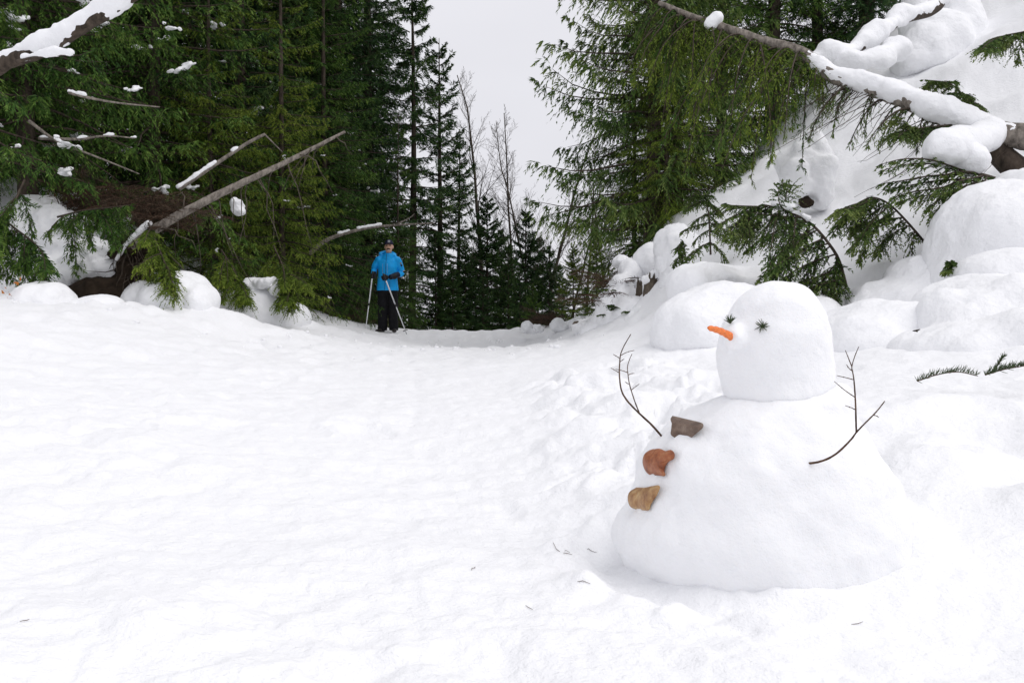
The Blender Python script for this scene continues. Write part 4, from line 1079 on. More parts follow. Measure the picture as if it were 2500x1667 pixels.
# ------------------------------------------------------------------ the snowman
SX, SY = 0.66, 2.62
def prof(rows, sides=72, pw=0.95):
    """rows: (py of the level, left px, right px, front/back half depth factor)"""
    rings = []
    for py, l, r, dep in rows:
        c = at((l + r) / 2, py, SY); hw = (r - l) / 2 * mpp(SY)
        rings.append((c[0], SY, c[2], hw, hw * dep, pw))
    # resample smoothly
    A = curve(np.array(rings), 70)
    return A, loft([tuple(x) for x in A], sides)
def sculpt(acc, name, voxel, seed, amp):
    me = remesh(acc, name, voxel, 10)
    roughen(me, amp, 0.16, seed, octaves=2); roughen(me, amp * 0.22, 0.03, seed + 1, octaves=2)
    return me
man = empty('snowman', (SX, SY, hz(SX, SY)))
tag(man, 'snowman with carrot nose, needle eyes, leaf buttons and twig arms', 'snowman')
body_rows = [(958, 1845, 1962, 1), (964, 1790, 2025, 1), (972, 1745, 2046, 1), (994, 1702, 2062, 1), (1027, 1652, 2084, 1), (1061, 1612, 2106, 1), (1089, 1586, 2124, 1), (1123, 1566, 2146, 1), (1168, 1550, 2168, 1), (1229, 1534, 2193, 0.98),
             (1257, 1512, 2202, 0.96), (1285, 1500, 2210, 0.95), (1319, 1502, 2218, 0.93), (1347, 1518, 2226, 0.94), (1390, 1548, 2236, 0.94), (1440, 1572, 2246, 0.94), (1490, 1590, 2250, 0.94)]
_, (V, Q) = prof(body_rows); a = Acc(); a.add(V, Q)
hc = at(1904, 972, SY); hr = 136 * mpp(SY); th = np.linspace(0, 2 * math.pi, 41)
a.add(*tube(np.stack([hc[0] + hr * np.cos(th), SY + hr * np.sin(th), hc[2] - 0.020 + 0.012 * np.cos(th)], -1), 0.026 + 0.014 * np.cos(th), 12))     # snow pressed round the neck
me = remesh(a, 'body', 0.011, 12)
roughen(me, 0.012, 0.22, 3, 2); roughen(me, 0.010, 0.09, 5, 2); roughen(me, 0.0022, 0.025, 6, 2)
body = link('body', me, M_PACKED, man)
head_rows = [(690, 1905, 1945, 1), (693, 1885, 1955, 1), (698, 1862, 1966, 1), (706, 1840, 1978, 1), (718, 1817, 1990, 1), (735, 1799, 2003, 1), (755, 1787, 2013, 1), (780, 1772, 2021, 1), (810, 1761, 2026, 1), (850, 1757, 2028, 1), (890, 1760, 2031, 1), (930, 1764, 2036, 1), (960, 1764, 2042, 1), (1000, 1768, 2050, 0.97)]
_, (V, Q) = prof(head_rows, pw=0.98); a = Acc(); a.add(V, Q)
a.add(*ellipsoid(at(1793, 822, 2.545), (0.030, 0.055, 0.040), 16, 10))
me = remesh(a, 'head', 0.009, 8)
roughen(me, 0.008, 0.15, 8, 2); roughen(me, 0.0042, 0.06, 9, 2); roughen(me, 0.0016, 0.02, 10, 2)
co = np.empty(len(me.vertices) * 3, np.float32); me.vertices.foreach_get('co', co); co = co.reshape(-1, 3)
ec = at(1822, 765, SY - 0.12); d2 = ((co - ec) ** 2 / np.array([0.07, 0.08, 0.03]) ** 2).sum(1)      # pressed brow hollow above the beak
co[:, 1] += 0.012 * np.exp(-d2); me.vertices.foreach_set('co', co.ravel()); me.update()
head = link('head', me, M_PACKED, man)
bpy.context.view_layer.update()
def hit(objs, px, py):
    d = Vector(ray(px, py)).normalized(); best = None
    for o in objs:
        mi = o.matrix_world.inverted()
        ok, loc, nor, _ = o.ray_cast(mi @ Vector((0, 0, CAM_Z)), (mi.to_3x3() @ d).normalized())
        if ok:
            w = o.matrix_world @ loc; n = (o.matrix_world.to_3x3() @ nor).normalized()
            if best is None or w.y < best[0].y: best = (w, n)
    return best
def sub(name, me, mat, part, smooth=True):
    """sub-part modelled in world coordinates"""
    o = link(name, me, mat, None, smooth); o.parent = part
    o.matrix_parent_inverse = Matrix.Identity(4); o.location = -(part.matrix_world.translation)
    return o
# carrot nose
M_CARROT = simple('carrot', (0.80, 0.20, 0.045), 0.5, 0.4, var=0.28, scale=130, bump=0.002)
nb = hit([head], 1790, 829)[0]
n0 = np.array(nb) + [0.02, 0.03, -0.006]; n1 = at(1729, 800, nb.y - 0.055)
np_pts = n0 + (n1 - n0) * np.linspace(0, 1, 22)[:, None] + np.array([0, 0, 0.006]) * np.sin(np.linspace(0, math.pi, 22))[:, None]
rad = 0.0118 - 0.0052 * np.linspace(0, 1, 22) ** 0.8 + 0.0007 * np.sin(np.arange(22) * 1.7); rad[-1] = 0.003; rad[-2] = 0.0058
a = Acc(); a.add(*tube(np_pts, rad, 16, seed=3, jit=0.05)); sub('nose', a.mesh('nose'), M_CARROT, head)
# needle tuft eyes
M_NEEDLE = simple('needle green', (0.050, 0.075, 0.030), 0.5, 0.3, var=0.4, scale=200)
def needles(acc, base, d, n, spread, length, rng, w=0.0011, bend=0.25):
    d = norm(np.asarray(d, float))
    for i in range(n):
        dd = norm(d + rng.normal(0, spread, 3)); L = length * rng.uniform(0.65, 1.15); s_ = norm(rng.normal(size=3)); s_ = norm(s_ - dd * s_.dot(dd))
        pts = base + dd * np.linspace(0, L, 4)[:, None] + s_ * (np.linspace(0, 1, 4) ** 2)[:, None] * L * bend
        acc.add(*tube(pts, np.array([w * 0.7, w, w * 0.9, w * 0.2]), 4))
rng = np.random.default_rng(31)
h = hit([head], 1862, 797); p = np.array(h[0]); nrm = np.array(h[1])
a = Acc(); 
for ang in np.linspace(0, 2 * math.pi, 20, endpoint=False):
    up = np.array([0, 0, 1.0]); rt = norm(np.cross(nrm, up)); u2 = np.cross(rt, nrm)
    needles(a, p + nrm * 0.001, rt * math.cos(ang) + u2 * math.sin(ang) * 0.85 + nrm * 0.35, 1, 0.12, 0.021, rng)
sub('eye', a.mesh('eye'), M_NEEDLE, head)
h = hit([head], 1783, 790); p = np.array(h[0])
a = Acc(); needles(a, p, [-0.25, -0.5, 1.0], 26, 0.42, 0.023, rng); sub('eye', a.mesh('eye'), M_NEEDLE, head)
# twig arms
def twig_arm(main, side, depth_fn, r=0.0032):
    a = Acc()
    def conv(L): return curve(np.array([at(px, py, depth_fn(px, py)) for px, py in L]), 4 * len(L))
    m = conv(main); a.add(*tube(m, np.linspace(r, r * 0.38, len(m)), 6, seed=2, jit=0.12))
    for w, L in side:
        c = conv(L); a.add(*tube(c, np.linspace(r * w, r * 0.25, len(c)), 5, seed=3, jit=0.12))
        for q in c[2::5]: a.add(*ellipsoid(q, r * 0.5, 6, 4))
    return a.mesh('arm')
arm = twig_arm([(1622, 1072), (1614, 1063), (1590, 1036), (1562, 1010), (1540, 988), (1527, 972), (1518, 955), (1514, 935), (1512, 908), (1513, 885), (1515, 866), (1520, 852), (1527, 838), (1540, 816)],
    [(0.6, [(1562, 1010), (1553, 988), (1546, 968), (1538, 942), (1534, 920), (1532, 897), (1536, 880), (1543, 864)]), (0.35, [(1515, 868), (1530, 860), (1549, 855)]), (0.35, [(1512, 874), (1506, 870), (1497, 865)]), (0.35, [(1512, 910), (1502, 904), (1491, 898)]),
     (0.35, [(1534, 910), (1520, 905), (1503, 901)]), (0.35, [(1534, 915), (1541, 912), (1549, 911)]), (0.35, [(1540, 953), (1550, 945), (1561, 937)]), (0.3, [(1535, 938), (1531, 935), (1526, 932)]), (0.3, [(1513, 884), (1518, 880), (1524, 876)])],
    lambda px, py: 2.60 + (1063 - py) * 0.0003)
o = link('arm', arm, M_TWIG, man)
hb = hit([body], 1978, 1130)[0].y
arm = twig_arm([(1970, 1133), (1976, 1131), (2000, 1127), (2024, 1118), (2046, 1104), (2065, 1086), (2080, 1070), (2091, 1055), (2110, 1035), (2132, 1013), (2148, 995), (2160, 979)],
    [(0.75, [(2091, 1055), (2090, 1020), (2089, 984), (2087, 950), (2085, 927), (2082, 908), (2080, 895), (2087, 870), (2097, 846)]), (0.45, [(2080, 895), (2072, 875), (2064, 855)]), (0.35, [(2080, 905), (2072, 898), (2067, 890)]), (0.35, [(2085, 927), (2066, 922), (2044, 917)]),
     (0.4, [(2088, 970), (2062, 952), (2037, 931)]), (0.35, [(2089, 1000), (2078, 995), (2064, 990)]), (0.3, [(2132, 1013), (2140, 1015), (2146, 1019)])],
    lambda px, py: hb + 0.006 - 0.10 * min(1, max(0, (px - 1970) / 120.0)) + 0.03 * max(0, (1055 - py) / 200))
o = link('arm', arm, M_TWIG, man)
# dead leaf buttons: curled blades with real thickness
def leaf_mat(name, c0, c1, c2):
    m, n, l, b = mat_base(name)
    tc = n.new('ShaderNodeTexCoord'); nz = n.new('ShaderNodeTexNoise'); nz.inputs['Scale'].default_value = 45; nz.inputs['Detail'].default_value = 6
    l.new(tc.outputs['Object'], nz.inputs['Vector'])
    cr = n.new('ShaderNodeValToRGB'); e = cr.color_ramp.elements
    e[0].position = 0.3; e[0].color = (*c0, 1); e[1].position = 0.72; e[1].color = (*c2, 1); x = e.new(0.5); x.color = (*c1, 1)
    l.new(nz.outputs['Fac'], cr.inputs['Fac']); l.new(cr.outputs['Color'], b.inputs['Base Color'])
    n2 = n.new('ShaderNodeTexNoise'); n2.inputs['Scale'].default_value = 320; l.new(tc.outputs['Object'], n2.inputs['Vector'])
    bp = n.new('ShaderNodeBump'); bp.inputs['Distance'].default_value = 0.002; l.new(n2.outputs['Fac'], bp.inputs['Height']); l.new(bp.outputs['Normal'], b.inputs['Normal'])
    wv = n.new('ShaderNodeTexWave'); wv.inputs['Scale'].default_value = 55; wv.inputs['Distortion'].default_value = 3.0; wv.inputs['Detail'].default_value = 3
    l.new(tc.outputs['Object'], wv.inputs['Vector'])
    mr = n.new('ShaderNodeMapRange'); mr.inputs['From Min'].default_value = 0.0; mr.inputs['From Max'].default_value = 0.22; mr.inputs['To Min'].default_value = 0.55; mr.inputs['To Max'].default_value = 1.0
    l.new(wv.outputs['Fac'], mr.inputs['Value'])
    mx = n.new('ShaderNodeMix'); mx.data_type = 'RGBA'; mx.blend_type = 'MULTIPLY'; mx.inputs['Factor'].default_value = 0.22
    l.new(cr.outputs['Color'], mx.inputs['A']); l.new(mr.outputs['Result'], mx.inputs['B']); l.new(mx.outputs['Result'], b.inputs['Base Color'])
    b.inputs['Roughness'].default_value = 0.45
    return m
def leaf(outline, ctr, shape, mat, label, toward=0.01):
    h = hit([body], *ctr); p0 = np.array(h[0]); n = np.array(h[1])
    O = np.array(outline, float); O = curve(np.vstack([O, O[:1]]), 49)[:-1]; c = np.array(ctr, float)
    k = len(O); rings = 12; V = [None]
    def dep(x, y):
        r_ = hit([body], x, y); return r_[0].y if r_ else p0[1]
    gx = (dep(c[0] + 25, c[1]) - p0[1]) / 25; gy = (dep(c[0], c[1] + 25) - p0[1]) / 25      # lie along the snow surface
    def P(px, py, lift):
        q = at(px, py, p0[1] + 0.9 * gx * max(px - c[0], -12) + 0.6 * gy * (py - c[1])); d = norm(np.array([px - 1250, 0, 0]) * 0 + np.array(ray(px, py)))
        return q - d * lift
    V = [P(c[0], c[1], shape(0.0, 0.0, 0.0) + toward)]
    for r in range(1, rings + 1):
        f = r / rings
        for i in range(k):
            v = c + (O[i] - c) * f
            V.append(P(v[0], v[1], shape(v[0] - c[0], v[1] - c[1], f) + toward))
    Fc = [(0, 1 + i, 1 + (i + 1) % k) for i in range(k)]
    for r in range(rings - 1):
        for i in range(k):
            a0 = 1 + r * k + i; a1 = 1 + r * k + (i + 1) % k
            Fc.append((a0, a0 + k, a1 + k, a1))
    me = bpy.data.meshes.new('leaf_button'); me.from_pydata([tuple(x) for x in V], [], Fc); me.update()
    o = link('leaf_button', me, mat, man)
    sd = o.modifiers.new('t', 'SOLIDIFY'); sd.thickness = 0.0025; sd.offset = -1
    o['label'] = label
    rg = np.random.default_rng(int(ctr[1])); a = Acc()       # frost grains caught on the upper tip
    tipi = int(np.argmax(O[:, 0] - 0.5 * O[:, 1]))
    for q in range(26):
        f = rg.uniform(0.55, 1.0); v = c + (O[(tipi + rg.integers(-4, 5)) % k] - c) * f
        a.add(*ellipsoid(P(v[0], v[1], shape(v[0] - c[0], v[1] - c[1], f) + toward + 0.0005), rg.uniform(0.0007, 0.0016), 6, 5))
    fr = link('frost', a.mesh('frost'), M_CLUMP); fr.parent = o; fr['kind'] = 'stuff'
    return o
Z = 300 / 1568.0
def zz(L): return [(1480 + x * Z, 980 + y * Z) for x, y in L]
leaf(zz([(845, 192), (980, 222), (1100, 250), (1200, 275), (1242, 300), (1225, 345), (1160, 400), (1090, 460), (1050, 508), (1005, 520), (950, 510), (890, 465), (830, 420), (835, 350), (840, 290), (822, 235)]), (1480 + 1000 * Z, 980 + 350 * Z),
     lambda x, y, f: 0.020 - 0.0009 * abs(y - 0.15 * x + 6) + 0.0002 * x - 0.006 * f ** 2, leaf_mat('grey brown leaf', (0.075, 0.045, 0.030), (0.16, 0.105, 0.075), (0.25, 0.185, 0.14)), 'folded grey brown leaf, top button')
leaf(zz([(600, 615), (690, 610), (760, 640), (830, 625), (875, 670), (860, 720), (790, 760), (745, 830), (735, 900), (750, 945), (680, 935), (575, 930), (510, 880), (475, 780), (490, 690), (540, 640)]), (1480 + 630 * Z, 980 + 780 * Z),
     lambda x, y, f: 0.032 - 0.040 * f ** 2.4 * (1.15 if x < 0 else 0.7), leaf_mat('rust red leaf', (0.19, 0.050, 0.016), (0.34, 0.105, 0.036), (0.46, 0.22, 0.11)), 'rounded curled rust red leaf, middle button')
leaf(zz([(390, 1105), (500, 1105), (600, 1085), (685, 1080), (665, 1160), (620, 1230), (580, 1290), (560, 1340), (545, 1380), (450, 1375), (370, 1360), (310, 1325), (285, 1240), (305, 1160)]), (1480 + 460 * Z, 980 + 1230 * Z),
     lambda x, y, f: 0.030 - 0.036 * f ** 2.4 * (1.15 if x < 0 else 0.7), leaf_mat('tan leaf', (0.22, 0.09, 0.03), (0.40, 0.22, 0.09), (0.55, 0.38, 0.19)), 'tan curled leaf with pointed tip, lowest button')

# ------------------------------------------------------------------ fir sprigs lying in the snow, and bits of debris
def sprig(pts, label, seed, n, L, spread):
    p = path3(pts, 24); o = empty('fir_sprig', p[0]); tag(o, label, 'fir sprig', 'fir sprigs lying on the snow berm')
    a = Acc(); a.add(*tube(p, np.linspace(0.0032, 0.0015, 24), 5)); link('stem', a.mesh('stem'), M_TWIG, o)
    rng = np.random.default_rng(seed); a = Acc()
    for i in range(n):
        s = (i + rng.random()) / n; q = p[int(s * 23)]; t = norm(p[min(23, int(s * 23) + 1)] - p[max(0, int(s * 23) - 1)])
        needles(a, q, t * 0.55 + np.array([rng.normal(0, 0.25), rng.normal(0, 0.6), 0.75 + rng.normal(0, 0.35)]), 1, 0.1, L, rng, w=0.0013, bend=0.12)
    link('needles', a.mesh('needles'), M_NEEDLE, o)
sprig([(2239, 930, 4.25), (2290, 914, 4.25), (2340, 908, 4.25), (2388, 918, 4.25)], 'curved fir sprig lying on the berm right of the snowman', 3, 110, 0.036, 0.3)
sprig([(2405, 915, 4.1), (2450, 902, 4.1), (2500, 893, 4.1), (2560, 880, 4.1)], 'dense fir sprig lying at the right picture edge', 4, 220, 0.034, 0.5)
sprig([(2425, 905, 4.15), (2437, 890, 4.15), (2445, 878, 4.15), (2450, 872, 4.15)], 'short upright fir sprig beside the dense one', 5, 60, 0.028, 0.5)
for k, (p0, p1, lab) in enumerate([((1350, 1330), (1392, 1352), 'thin twig bit on the snow in front of the snowman, longest one'), ((1375, 1355), (1396, 1358), 'tiny twig bit touching the longest one'), ((1434, 1343), (1457, 1350), 'short twig bit nearest the snowman foot'),
                                   ((1150, 1393), (1161, 1386), 'tiny dark needle bit on the packed path'), ((1284, 1482), (1298, 1492), 'brown twig bit below the longest one'), ((50, 1520), (74, 1519), 'small brown twig bit at lower left of the snow'), ((2078, 1529), (2106, 1520), 'small pale twig bit on the snow in front of the snowman base'), ((1410, 1425), (1440, 1432), 'faint twig bit between the snowman and the path')]):
    q0, q1 = on_ground(*p0), on_ground(*p1)
    q = np.linspace(q0, q1, 6) + np.random.default_rng(k).normal(0, 0.001, (6, 3)); q[:, 2] = [hz(x, y) + 0.0025 for x, y in q[:, :2]]
    a = Acc(); a.add(*tube(q, np.array([0.0005, 0.0007, 0.0008, 0.0007, 0.0006, 0.0004]), 5)); o = link('twig_bit', a.mesh('twig_bit'), M_TWIG)
    tag(o, lab, 'twig', 'bits of twig on the snow')

M_ORANGE = simple('orange dead leaf', (0.45, 0.16, 0.03), 0.6, 0.2, var=0.4, scale=40)
for k, (px, py, r_, lab) in enumerate([(41, 692, 7, 'single orange dead leaf cluster above the left mound'), (8, 712, 5, 'brown orange dead leaves at the very left edge'), (23, 716, 4, 'small orange dead leaf between the cluster and the edge')]):
    a = Acc()
    for q in range(5):
        rg = np.random.default_rng(k * 9 + q); a.add(*ellipsoid(at(px + rg.normal(0, r_ * 0.6), py + rg.normal(0, r_ * 0.6), 11.2), np.array([1.0, 0.5, 0.22]) * r_ * mpp(11.2) * rg.uniform(0.6, 1.0), 10, 6, Matrix.Rotation(rg.uniform(0, 3), 4, 'Y')))
    p = at(px, py, 11.2); a.add(*tube([p, p + [0.03, 0.1, -0.12], [p[0] + 0.05, p[1] + 0.15, hz(p[0], p[1] + 0.15) - 0.05]], 0.004, 4))
    tag(link('dead_leaf', remesh(a, 'dead_leaf', 0.006, 1), M_ORANGE), lab, 'dead leaf', 'dead leaves at the left edge')

# ------------------------------------------------------------------ the man with ski poles
PY = 19.5; PXC = 947.5
ppos = at(PXC, 816, PY); ppos[2] = hz(ppos[0], ppos[1]) 
CL = {k: simple(k, c, r, sp, var=v, scale=sc, bump=b) for k, c, r, sp, v, sc, b in [
    ('skin', (0.68, 0.41, 0.29), 0.5, 0.35, 0.12, 40, 0.0), ('blue shell', (0.005, 0.37, 0.86), 0.55, 0.3, 0.12, 9, 0.012), ('black trousers', (0.008, 0.008, 0.010), 0.8, 0.2, 0.4, 12, 0.012), ('black glove', (0.010, 0.010, 0.012), 0.6, 0.3, 0.3, 30, 0.003),
    ('navy cap', (0.010, 0.012, 0.035), 0.75, 0.2, 0.2, 40, 0.0), ('dark hair', (0.012, 0.008, 0.006), 0.6, 0.3, 0.2, 60, 0.0), ('white print', (0.75, 0.77, 0.8), 0.6, 0.2, 0.0, 1, 0.0), ('dark navy panel', (0.004, 0.010, 0.030), 0.6, 0.3, 0.0, 1, 0),
    ('pole white', (0.72, 0.73, 0.75), 0.35, 0.5, 0.1, 20, 0), ('pole dark', (0.02, 0.02, 0.022), 0.5, 0.4, 0, 1, 0), ('boot leather', (0.022, 0.018, 0.017), 0.5, 0.4, 0.4, 40, 0.004), ('zip grey', (0.30, 0.36, 0.48), 0.5, 0.3, 0, 1, 0), ('badge gold', (0.35, 0.26, 0.06), 0.5, 0.3, 0, 1, 0)]}
JO = {'rs': (-0.185, 0.01, 1.435), 're': (-0.275, 0.04, 1.225), 'rw': (-0.262, -0.12, 1.135), 'rh': (-0.255, -0.20, 1.105),
      'ls': (0.185, 0.01, 1.435), 'le': (0.265, 0.03, 1.160), 'lw': (0.085, -0.19, 1.085), 'lh': (-0.02, -0.235, 1.065)}
J = {k: np.array(v) for k, v in JO.items()}
HC = np.array([0.025, -0.02, 1.675])
a = Acc()   # body under the clothes: one continuous skin
a.add(*ellipsoid(HC + [0, 0, 0.02], (0.078, 0.095, 0.105), 24, 16))
a.add(*ellipsoid(HC + [0, -0.02, -0.055], (0.062, 0.075, 0.065), 20, 12))
a.add(*ellipsoid(HC + [0, -0.045, -0.085], (0.034, 0.035, 0.026), 14, 10))
a.add(*ellipsoid(HC + [0, -0.102, -0.012], (0.014, 0.020, 0.024), 10, 8)); a.add(*ellipsoid(HC + [0, -0.112, -0.026], (0.017, 0.014, 0.012), 10, 8))
for sg in (-1, 1):
    a.add(*ellipsoid(HC + [0.08 * sg, 0.01, -0.005], (0.014, 0.022, 0.034), 10, 8)); a.add(*ellipsoid(HC + [0.034 * sg, -0.08, -0.028], (0.026, 0.02, 0.022), 10, 8))
a.add(*tube([HC + [0, 0.02, -0.05], [0.01, 0.01, 1.53], [0.0, 0.01, 1.42]], [0.055, 0.057, 0.075], 16))
a.add(*loft([(0, 0, 0.84, 0.15, 0.10), (0, 0, 0.95, 0.155, 0.11), (0, 0, 1.10, 0.14, 0.10), (0, 0, 1.30, 0.16, 0.115), (0, 0.01, 1.43, 0.155, 0.09), (0, 0.01, 1.49, 0.08, 0.06)]))
for s_ in 'rl':
    a.add(*tube([J[s_ + 's'], J[s_ + 'e'], J[s_ + 'e'] * 0.25 + J[s_ + 'w'] * 0.75, J[s_ + 'w']], [0.05, 0.036, 0.026, 0.018], 12))
for sg in (-1, 1):
    a.add(*tube([(0.085 * sg, 0, 0.90), (0.092 * sg, -0.01, 0.50), (0.10 * sg, 0.02, 0.09), (0.105 * sg, -0.03, 0.06)], [0.08, 0.058, 0.04, 0.035], 14))
pb = remesh(a, 'person', 0.012, 3)
person = link('person', pb, CL['skin'])
person.location = Vector(ppos)
tag(person, 'smiling man in blue ski jacket, black trousers and navy cap, leaning on two poles', 'person')
def wear(name, me, mat, parent=person, smooth=True):
    o = link(name, me, CL[mat], None, smooth); o.parent = parent; return o
# jacket
a = Acc()
a.add(*loft([(-0.008, 0, 0.825, 0.215, 0.145, 0.9), (-0.008, 0, 0.86, 0.213, 0.143, 0.9), (-0.006, 0, 1.00, 0.196, 0.135, 0.9), (-0.002, 0, 1.15, 0.185, 0.135, 0.88), (0, 0, 1.30, 0.195, 0.14, 0.85), (0, 0.005, 1.40, 0.190, 0.125, 0.85), (0, 0.01, 1.46, 0.150, 0.10, 0.9), (0, 0.01, 1.50, 0.10, 0.09, 1)], 32))
for s_, w0 in (('r', 0.078), ('l', 0.078)):
    el = J[s_ + 'e']; wr = J[s_ + 'e'] + (J[s_ + 'w'] - J[s_ + 'e']) * (0.80 if s_ == 'r' else 0.45)
    sgx = -1 if s_ == 'r' else 1
    a.add(*ellipsoid(J[s_ + 's'] + [-0.012 * sgx, 0, -0.012], (0.085, 0.092, 0.075), 18, 12))
    a.add(*tube(curve([np.array([0.11 * sgx, 0.01, 1.42]), J[s_ + 's'] + [-0.002 * sgx, 0, -0.02], (J[s_ + 's'] + el) / 2 + [(-0.012 if s_ == 'r' else 0.012), 0, 0], el, wr], 12), np.linspace(w0, 0.056, 12), 16))
a.add(*tube([(0.005, 0.0, 1.44), (0.012, -0.005, 1.50), (0.018, -0.01, 1.555)], [0.125, 0.105, 0.086], 20))     # high collar
a.add(*tube(curve([(-0.13, -0.03, 1.50), (-0.145, 0.05, 1.545), (-0.07, 0.12, 1.57), (0.05, 0.12, 1.56), (0.12, 0.05, 1.52), (0.125, -0.04, 1.485)], 20), 0.036 + 0.010 * np.sin(np.linspace(0, math.pi, 20)), 12))  # folded hood
me = remesh(a, 'jacket', 0.011, 4); roughen(me, 0.006, 0.11, 7)
jacket = wear('jacket', me, 'blue shell')
def strip(pts, w, name, mat, parent, r=None):
    a = Acc(); a.add(*tube(pts, w, 6, flat=0.6)); return wear(name, a.mesh(name), mat, parent)
def front(x, z, off=0.004):
    """point on the jacket front"""
    ok, loc, nor, _ = jacket.ray_cast(Vector((x, -1.0, z)), Vector((0, 1, 0)))
    return np.array(loc) + [0, -off, 0] if ok else np.array([x, -0.15, z])
strip([front(-0.012 - 0.035 * (1.5 - z) / 0.65 + 0.0, z) for z in np.linspace(0.835, 1.535, 26)], 0.006, 'zip', 'dark navy panel', jacket)
strip([front(-0.085, z) for z in np.linspace(1.14, 1.34, 10)], 0.005, 'pocket_zip', 'zip grey', jacket)
strip([front(0.005, z) for z in np.linspace(1.15, 1.34, 10)], 0.005, 'pocket_zip', 'zip grey', jacket)
strip([front(0.05, z) for z in np.linspace(0.88, 1.0, 6)], 0.004, 'pocket_zip', 'dark navy panel', jacket)
# sleeve emblem patches
a = Acc(); a.add(*ellipsoid((0.272, -0.035, 1.315), (0.02, 0.03, 0.022), 12, 8)); wear('sleeve_patch', a.mesh('sleeve_patch'), 'dark navy panel', jacket)
a = Acc(); a.add(*ellipsoid((0.258, -0.045, 1.355), (0.012, 0.018, 0.018), 12, 8)); wear('sleeve_emblem', a.mesh('sleeve_emblem'), 'badge gold', jacket)
# trousers
a = Acc()
a.add(*loft([(-0.006, 0, 0.78, 0.185, 0.125, 0.9), (-0.006, 0, 0.88, 0.185, 0.125, 0.9)], 28))
for sg in (-1, 1):
    a.add(*tube(curve([(0.098 * sg - 0.004, 0.0, 0.84), (0.098 * sg, -0.01, 0.55), (0.105 * sg, 0.0, 0.30), (0.108 * sg, 0.01, 0.045)], 14), np.linspace(0.104, 0.090, 14), 18))
me = remesh(a, 'trousers', 0.012, 3); roughen(me, 0.007, 0.13, 9)
wear('trousers', me, 'black trousers')
# boots
for sg, tx, lab in ((-1, -0.11, 1), (1, 0.05, 2)):
    c = np.array([0.108 * sg, 0.0, 0.0]); tip = c + [tx * 0.9, -0.17, 0.0]; a = Acc()
    a.add(*tube([c + [0, 0.05, 0.05], c * 0.5 + tip * 0.5 + [0, 0, 0.048], tip + [0, 0, 0.035]], [0.05, 0.046, 0.034], 14, flat=0.9)); a.add(*tube([c + [0, 0.03, 0.05], c + [0, 0.03, 0.14]], [0.05, 0.052], 14))
    b_ = wear('boot', remesh(a, 'boot', 0.010, 2), 'boot leather')
    a = Acc()
    for t in (0.25, 0.45, 0.62): 
        q = c + (tip - c) * t + [0, 0, 0.085 - 0.025 * t]; a.add(*tube([q + [-0.035, 0, -0.01], q + [0, 0, 0.006], q + [0.035, 0, -0.01]], 0.006, 6))
    wear('laces', a.mesh('laces'), 'white print', b_)
# gloves: palm, four curled fingers and a thumb closed round the grip, one skin each
def glove(wrist, hand, axis, side):
    a = Acc(); f = norm(hand - wrist); ax = norm(np.asarray(axis, float)); pr = norm(np.cross(f, ax)) * side
    a.add(*tube([wrist - f * 0.10, wrist, wrist + f * 0.03], [0.055, 0.048, 0.042], 14)); a.add(*ellipsoid(hand - f * 0.02 , (0.045, 0.045, 0.05), 14, 10))
    for k in range(4):
        b0 = hand + ax * (0.036 - 0.024 * k) + f * 0.012; L = (0.075, 0.083, 0.080, 0.066)[k]
        a.add(*tube(curve([b0, b0 + f * L * 0.45 + pr * 0.012, b0 + f * L * 0.55 + pr * 0.045, b0 + f * L * 0.15 + pr * 0.065], 8), np.linspace(0.0155, 0.0115, 8), 8))
    b0 = hand + ax * 0.035 - f * 0.03
    a.add(*tube(curve([b0, b0 + ax * 0.028 + pr * 0.02 + f * 0.015, b0 + ax * 0.028 + pr * 0.05 + f * 0.035], 6), np.linspace(0.017, 0.012, 6), 8))
    return remesh(a, 'glove', 0.007, 1)
pole_r = (np.array([-0.262, -0.235, 1.17]), np.array([-0.405, -0.30, -0.005]))
pole_l = (np.array([-0.045, -0.275, 1.12]), np.array([0.392, -0.32, -0.005]))
wear('glove', glove(J['rw'], np.array([-0.257, -0.205, 1.115]), pole_r[0] - pole_r[1], -1), 'black glove')
wear('glove', glove(J['lw'], np.array([-0.015, -0.245, 1.070]), pole_l[0] - pole_l[1], 1), 'black glove')
a = Acc(); a.add(*tube([J['le'] + (J['lw'] - J['le']) * t for t in (0.32, 0.6, 0.85, 1.1)], [0.061, 0.058, 0.054, 0.05], 16)); wear('gauntlet', remesh(a, 'gauntlet', 0.009, 2), 'dark navy panel')
# cap, hair, face
a = Acc()
V, Q = ellipsoid(HC + [0, 0.004, 0.048], (0.088, 0.105, 0.098), 28, 18); V[:, 2] = np.maximum(V[:, 2], HC[2] + 0.045); a.add(V, Q)
a.add(*ellipsoid(HC + [0, -0.105, 0.062], (0.068, 0.075, 0.010), 20, 8, Matrix.Rotation(R(2), 4, 'X')))
cap = wear('cap', remesh(a, 'cap', 0.006, 2), 'navy cap')
a = Acc(); th = np.linspace(0, 2 * math.pi, 25); a.add(*tube(np.stack([HC[0] + 0.012 + 0.020 * np.cos(th), np.full(25, HC[1] - 0.101), HC[2] + 0.100 + 0.018 * np.sin(th)], -1), 0.0045, 6)); a.add(*ellipsoid((HC[0] + 0.012, HC[1] - 0.102, HC[2] + 0.100), (0.010, 0.004, 0.007), 10, 6)); wear('cap_badge', a.mesh('cap_badge'), 'white print', cap)
a = Acc(); a.add(*ellipsoid(HC + [0, 0.025, 0.02], (0.086, 0.09, 0.085), 20, 14)); wear('hair', a.mesh('hair'), 'dark hair')
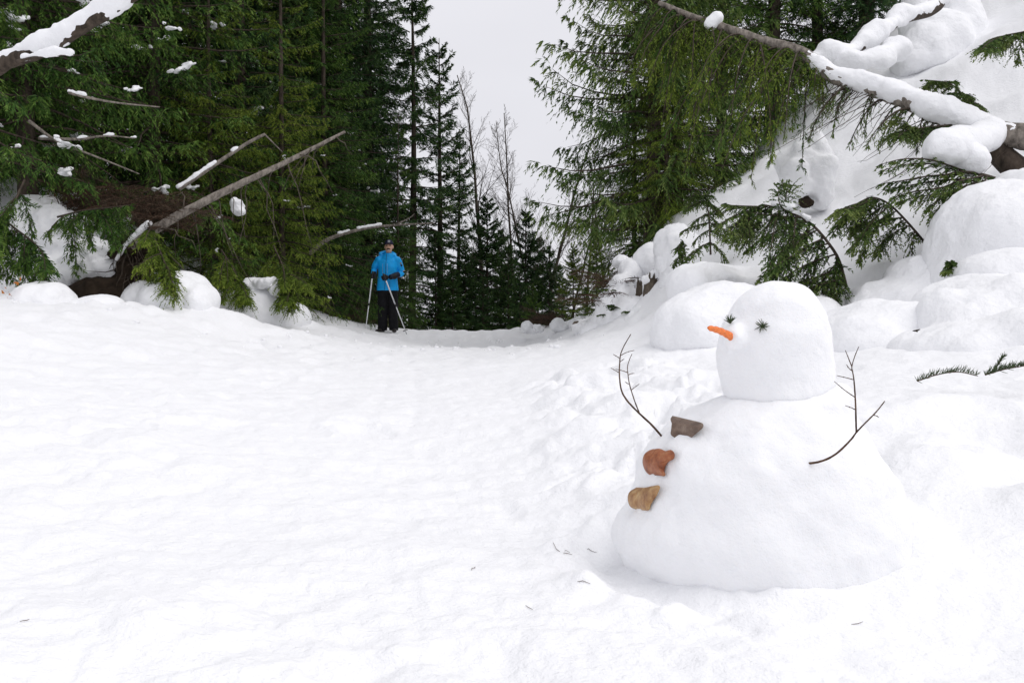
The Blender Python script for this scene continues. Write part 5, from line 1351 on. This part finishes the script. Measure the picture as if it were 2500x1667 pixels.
a = Acc(); a.add(*tube(curve([HC + [-0.036, -0.098, -0.056], HC + [-0.018, -0.110, -0.044], HC + [0, -0.112, -0.042], HC + [0.018, -0.110, -0.044], HC + [0.036, -0.098, -0.056]], 14), 0.005 + 0.0055 * np.sin(np.linspace(0, math.pi, 14)), 8)); wear('moustache', a.mesh('moustache'), 'dark hair')
a = Acc(); a.add(*tube(curve([HC + [-0.024, -0.094, -0.062], HC + [0, -0.103, -0.070], HC + [0.024, -0.094, -0.062]], 10), 0.002 + 0.0022 * np.sin(np.linspace(0, math.pi, 10)), 8)); wear('teeth', a.mesh('teeth'), 'white print')
for sg in (-1, 1):
    a = Acc(); a.add(*ellipsoid(HC + [0.032 * sg, -0.086, 0.012], (0.013, 0.010, 0.006), 10, 8)); wear('eye', a.mesh('eye'), 'dark hair')
    a = Acc(); a.add(*tube([HC + [0.014 * sg, -0.098, 0.028], HC + [0.034 * sg, -0.094, 0.034], HC + [0.052 * sg, -0.078, 0.028]], [0.004, 0.005, 0.003], 6)); wear('eyebrow', a.mesh('eyebrow'), 'dark hair')
# poles held in the hands
for (t, b), lab in ((pole_r, 'white ski pole planted upright at the outer side of the man'), (pole_l, 'white ski pole slanting across in front of his trousers')):
    o = empty('ski_pole', Vector(ppos) + Vector(b)); tag(o, lab, 'ski pole', 'ski poles held by the man')
    off = np.array(ppos)
    def seg(f0, f1, r0, r1, nm, mat, k=10):
        a = Acc(); a.add(*tube(np.stack([off + b + (t - b) * f for f in np.linspace(f0, f1, 4)]), np.linspace(r0, r1, 4), k)); return link(nm, a.mesh(nm), CL[mat], o)
    seg(0.02, 0.46, 0.0085, 0.0105, 'lower_shaft', 'pole white'); seg(0.49, 0.93, 0.0125, 0.0135, 'upper_shaft', 'pole white'); seg(0.455, 0.495, 0.016, 0.016, 'clamp', 'pole dark'); seg(0.90, 1.02, 0.017, 0.021, 'grip', 'pole dark'); seg(-0.02, 0.03, 0.003, 0.008, 'tip', 'pole dark')
    c = off + b + (t - b) * 0.05; d = norm(t - b); e1 = norm(np.cross(d, [0, 1, 0])); e2 = np.cross(d, e1); th = np.linspace(0, 2 * math.pi, 19)
    a = Acc(); R_ = 0.045; a.add(*tube(c + R_ * (np.cos(th)[:, None] * e1 + np.sin(th)[:, None] * e2), 0.006, 6))
    for k in range(6): a.add(*tube([c, c + R_ * (math.cos(k * math.pi / 3) * e1 + math.sin(k * math.pi / 3) * e2)], 0.006, 5))
    link('basket', a.mesh('basket'), CL['pole dark'], o)
